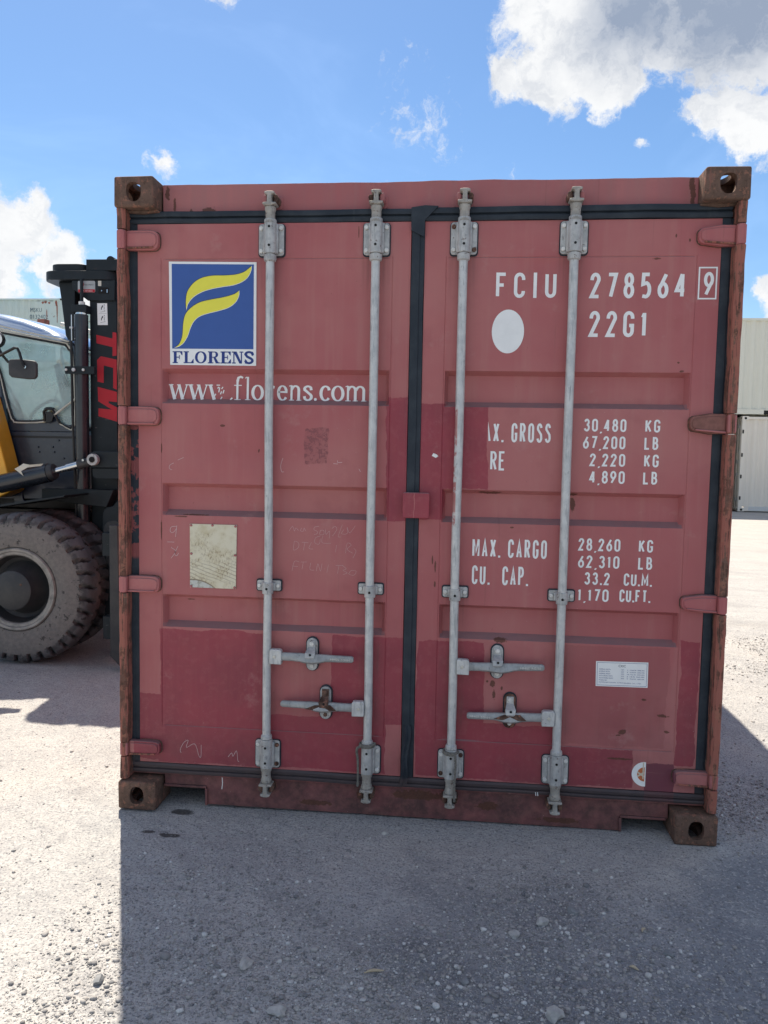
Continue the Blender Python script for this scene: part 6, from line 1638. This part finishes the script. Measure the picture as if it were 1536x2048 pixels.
FP('counterweight', MB().prism([(-5.10, 0.75), (-5.0, 1.095), (-5.605, 1.095), (-5.605, 1.45), (-5.95, 1.42), (-6.12, 1.10), (-6.10, 0.55), (-5.85, 0.45), (-5.85, 0.75)], 2.15, 4.15), 'yellow_paint', bevel=0.06)

# ------------------------------------------------------------------ other containers in the yard
def far_container(L, H, mat, loc, label, group=None, doors=None, name='shipping_container', bars=False, pockets=True):
    t = empty(name, loc, 0, label, 'shipping container', group)
    w = 2.438; m = M[mat]
    def fp(n, mb, mt=None, bevel=0.0, parent=None): return mb.build(n, mt or m, parent or t, bevel, 25)
    for y0, sg in ((0.035, 1), (w - 0.035, -1)):
        vs, fs = corrugated('end', 0.11, L - 0.11, 0.16, H - 0.09, y0, sg * 0.040)
        fp('side_wall', MB().add(vs, fs))
    for y0 in (0.0, w - 0.06):
        fp('top_rail', MB().box(0.18, L - 0.18, y0, y0 + 0.06, H - 0.092, H - 0.02))
        rail = MB()
        cuts = [0.18, L / 2 - 1.20, L / 2 - 0.84, L / 2 + 0.84, L / 2 + 1.20, L - 0.18]
        if pockets:
            for a, b in ((0, 1), (2, 3), (4, 5)): rail.box(cuts[a], cuts[b], y0, y0 + 0.06, 0.015, 0.162)
            for a, b in ((1, 2), (3, 4)): rail.box(cuts[a] + .001, cuts[b] - .001, y0 + 0.001, y0 + 0.059, 0.13, 0.161)
        else: rail.box(cuts[0], cuts[-1], y0, y0 + 0.06, 0.015, 0.162)
        fp('bottom_rail', rail)
        if pockets:
            for a, b in ((1, 2), (3, 4)): fp('fork_pocket', MB().box(cuts[a] + .002, cuts[b] - .002, y0 + 0.02, y0 + 0.05, 0.016, 0.128), M['shadow_black'])
    for x0, x1 in ((0.0, 0.109), (L - 0.109, L)):
        for y0, y1 in ((0.002, 0.12), (w - 0.12, w - 0.002)):
            fp('corner_post', MB().box(x0 + 0.002, x1 - 0.002, y0, y1, 0.121, H - 0.121))
            for z0 in (0.0, H - 0.118):
                a, b = (0, 0.178) if x0 == 0 else (L - 0.178, L); c_, d = (0, 0.162) if y0 < 1 else (w - 0.162, w)
                k = fp('corner_casting', MB().box(a - 0.003, b + 0.003, c_ - 0.003, d + 0.003, z0, z0 + 0.118), bevel=0.006)
                hx = (a + b) / 2
                fp('casting_hole', MB().prism(rrect(hx - 0.035, hx + 0.035, z0 + 0.02, z0 + 0.09, 0.03), -0.0055 if y0 < 1 else w + 0.0035, -0.0035 if y0 < 1 else w + 0.0055), M['shadow_black'], parent=k)
                if x0 == 0:
                    mb = MB().prism(rrect((c_ + d) / 2 - 0.03, (c_ + d) / 2 + 0.03, z0 + 0.02, z0 + 0.09, 0.028), -0.0058, -0.0035); mb.v = [(b_, a_, c2) for a_, b_, c2 in mb.v]; mb.f = [tuple(reversed(f)) for f in mb.f]
                    fp('casting_hole', mb, M['shadow_black'], parent=k)
    fp('roof', MB().box(0.03, L - 0.03, 0.0605, w - 0.0605, H - 0.05, H - 0.025))
    for x0, sg in ((0.04, 1), (L - 0.04, -1)):
        if bars and x0 < 1:
            for ya, yb in ((0.125, w / 2 - 0.008), (w / 2 + 0.008, w - 0.125)):
                dr = fp('door', MB().box(0.05, 0.09, ya, yb, 0.14, H - 0.125), bevel=0.004)
                for k in range(4): fp('door_rib', MB().box(0.038, 0.0495, ya + 0.06, yb - 0.06, 0.45 + k * 0.56, 0.53 + k * 0.56), parent=dr, bevel=0.004)
                for yy in (ya + 0.25, yb - 0.25):
                    lb_ = fp('locking_bar', MB().cyl((0.022, yy, 0.06), (0.022, yy, H - 0.06), 0.017, seg=10))
                    for zz in (0.3, 1.05, 1.45, H - 0.35): fp('bar_bracket', MB().box(0.004, 0.049, yy - 0.05, yy + 0.05, zz, zz + 0.11), M['galvanised'], parent=lb_)
                for zz in (0.32, 0.98, 1.72, H - 0.42): fp('hinge', MB().box(0.010, 0.049, (ya - 0.09 if ya < 1 else yb - 0.06), (ya + 0.06 if ya < 1 else yb + 0.09), zz, zz + 0.08), M['grey_paint'])
            fp('door_header', MB().box(0.02, 0.10, 0.163, w - 0.163, H - 0.12, H - 0.02)); fp('door_sill', MB().box(0.02, 0.10, 0.163, w - 0.163, 0.02, 0.135))
        else:
            vs, fs = corrugated('side', 0.12, w - 0.12, 0.16, H - 0.09, x0, sg * 0.04)
            fp('end_wall', MB().add(vs, fs))
            fp('end_rail', MB().box(x0 - 0.03, x0 + 0.03, 0.163, w - 0.163, H - 0.09, H - 0.021)); fp('end_rail', MB().box(x0 - 0.03, x0 + 0.03, 0.163, w - 0.163, 0.02, 0.16))
    return t

H = 2.87
wc = far_container(6.058, H, 'white_paint', (8.62, 21.15, 0.015), 'clean white container at the foot of the right-hand stack, its door end turned left', bars=True, pockets=False)
for z_ in (0.35, 1.0, 1.65, 2.35):
    MB().box(0.010, 0.055, -0.006, -0.0035, z_, z_ + 0.11).build('post_slot', M['shadow_black'], wc, 0)
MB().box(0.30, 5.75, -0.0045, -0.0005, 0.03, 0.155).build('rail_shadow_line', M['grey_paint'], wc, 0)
far_container(6.058, H, 'cream_paint', (5.35, 21.15, 0.015 + H + 0.045), 'cream container resting on top of the white one at the right')
far_container(6.058, H, 'white_paint', (2.35, 21.15, 0.015), 'pale container standing behind the red one, left of the white one')
far_container(6.058, H, 'grey_paint', (15.0, 21.3, 0.015), 'grey container standing right of the white one, outside the stack')
for lvl, (mt, nm) in enumerate((('grey_paint', 'pale grey container at the bottom of the tall stack behind the forklift'), ('white_paint', 'off-white container in the middle of the tall stack behind the forklift'), ('teal_paint', 'weathered pale teal container on top of the tall stack behind the forklift'))):
    t = far_container(12.19, 2.591, mt, (-28.55, 28.0, lvl * 2.591), nm, pockets=False)
    if lvl == 2:
        def mark(body, x, z, h, w, mat='faded_marking'):
            text_part(body, x, z, -0.0045, h, w, mat, t)
        mb = MB().box(11.0, 11.97, 0.030, 0.0345, 1.4, 2.45); mb.build('marking_panel', M['teal_paint'], t)
        for b_, xx, zz, hh, ww in (('MSKU', 10.75, 2.02, 0.17, 0.50), ('0132402', 10.72, 1.74, 0.17, 0.80), ('42G1', 10.78, 1.50, 0.15, 0.40)):
            me_o = text_part(b_, xx, zz, 0.0285, hh, ww, 'faded_marking', t)
        for xx, zz, rx, rz in ((11.30, 2.40, 0.05, 0.05), (11.42, 2.42, 0.06, 0.05), (11.58, 2.39, 0.05, 0.04), (11.88, 2.38, 0.04, 0.12), (11.92, 2.0, 0.025, 0.45), (11.47, 1.9, 0.02, 0.25)):
            mb = MB().sheet([(xx + rx * math.cos(a) * (1 + .3 * math.sin(3 * a)), zz + rz * math.sin(a)) for a in [6.283 * i / 12 for i in range(12)]], 0.0278)
            mb.build('rust_patch', M['post_rust'], t, 0, 0)
for k, (mt, nm) in enumerate((('blue_paint', 'blue container at the bottom of the stack hidden behind the red container'), ('teal_paint', 'teal container on top of the blue one behind the red container'))):
    far_container(12.19, 2.591, mt, (-15.7, 28.2, k * 2.591), nm, pockets=False)
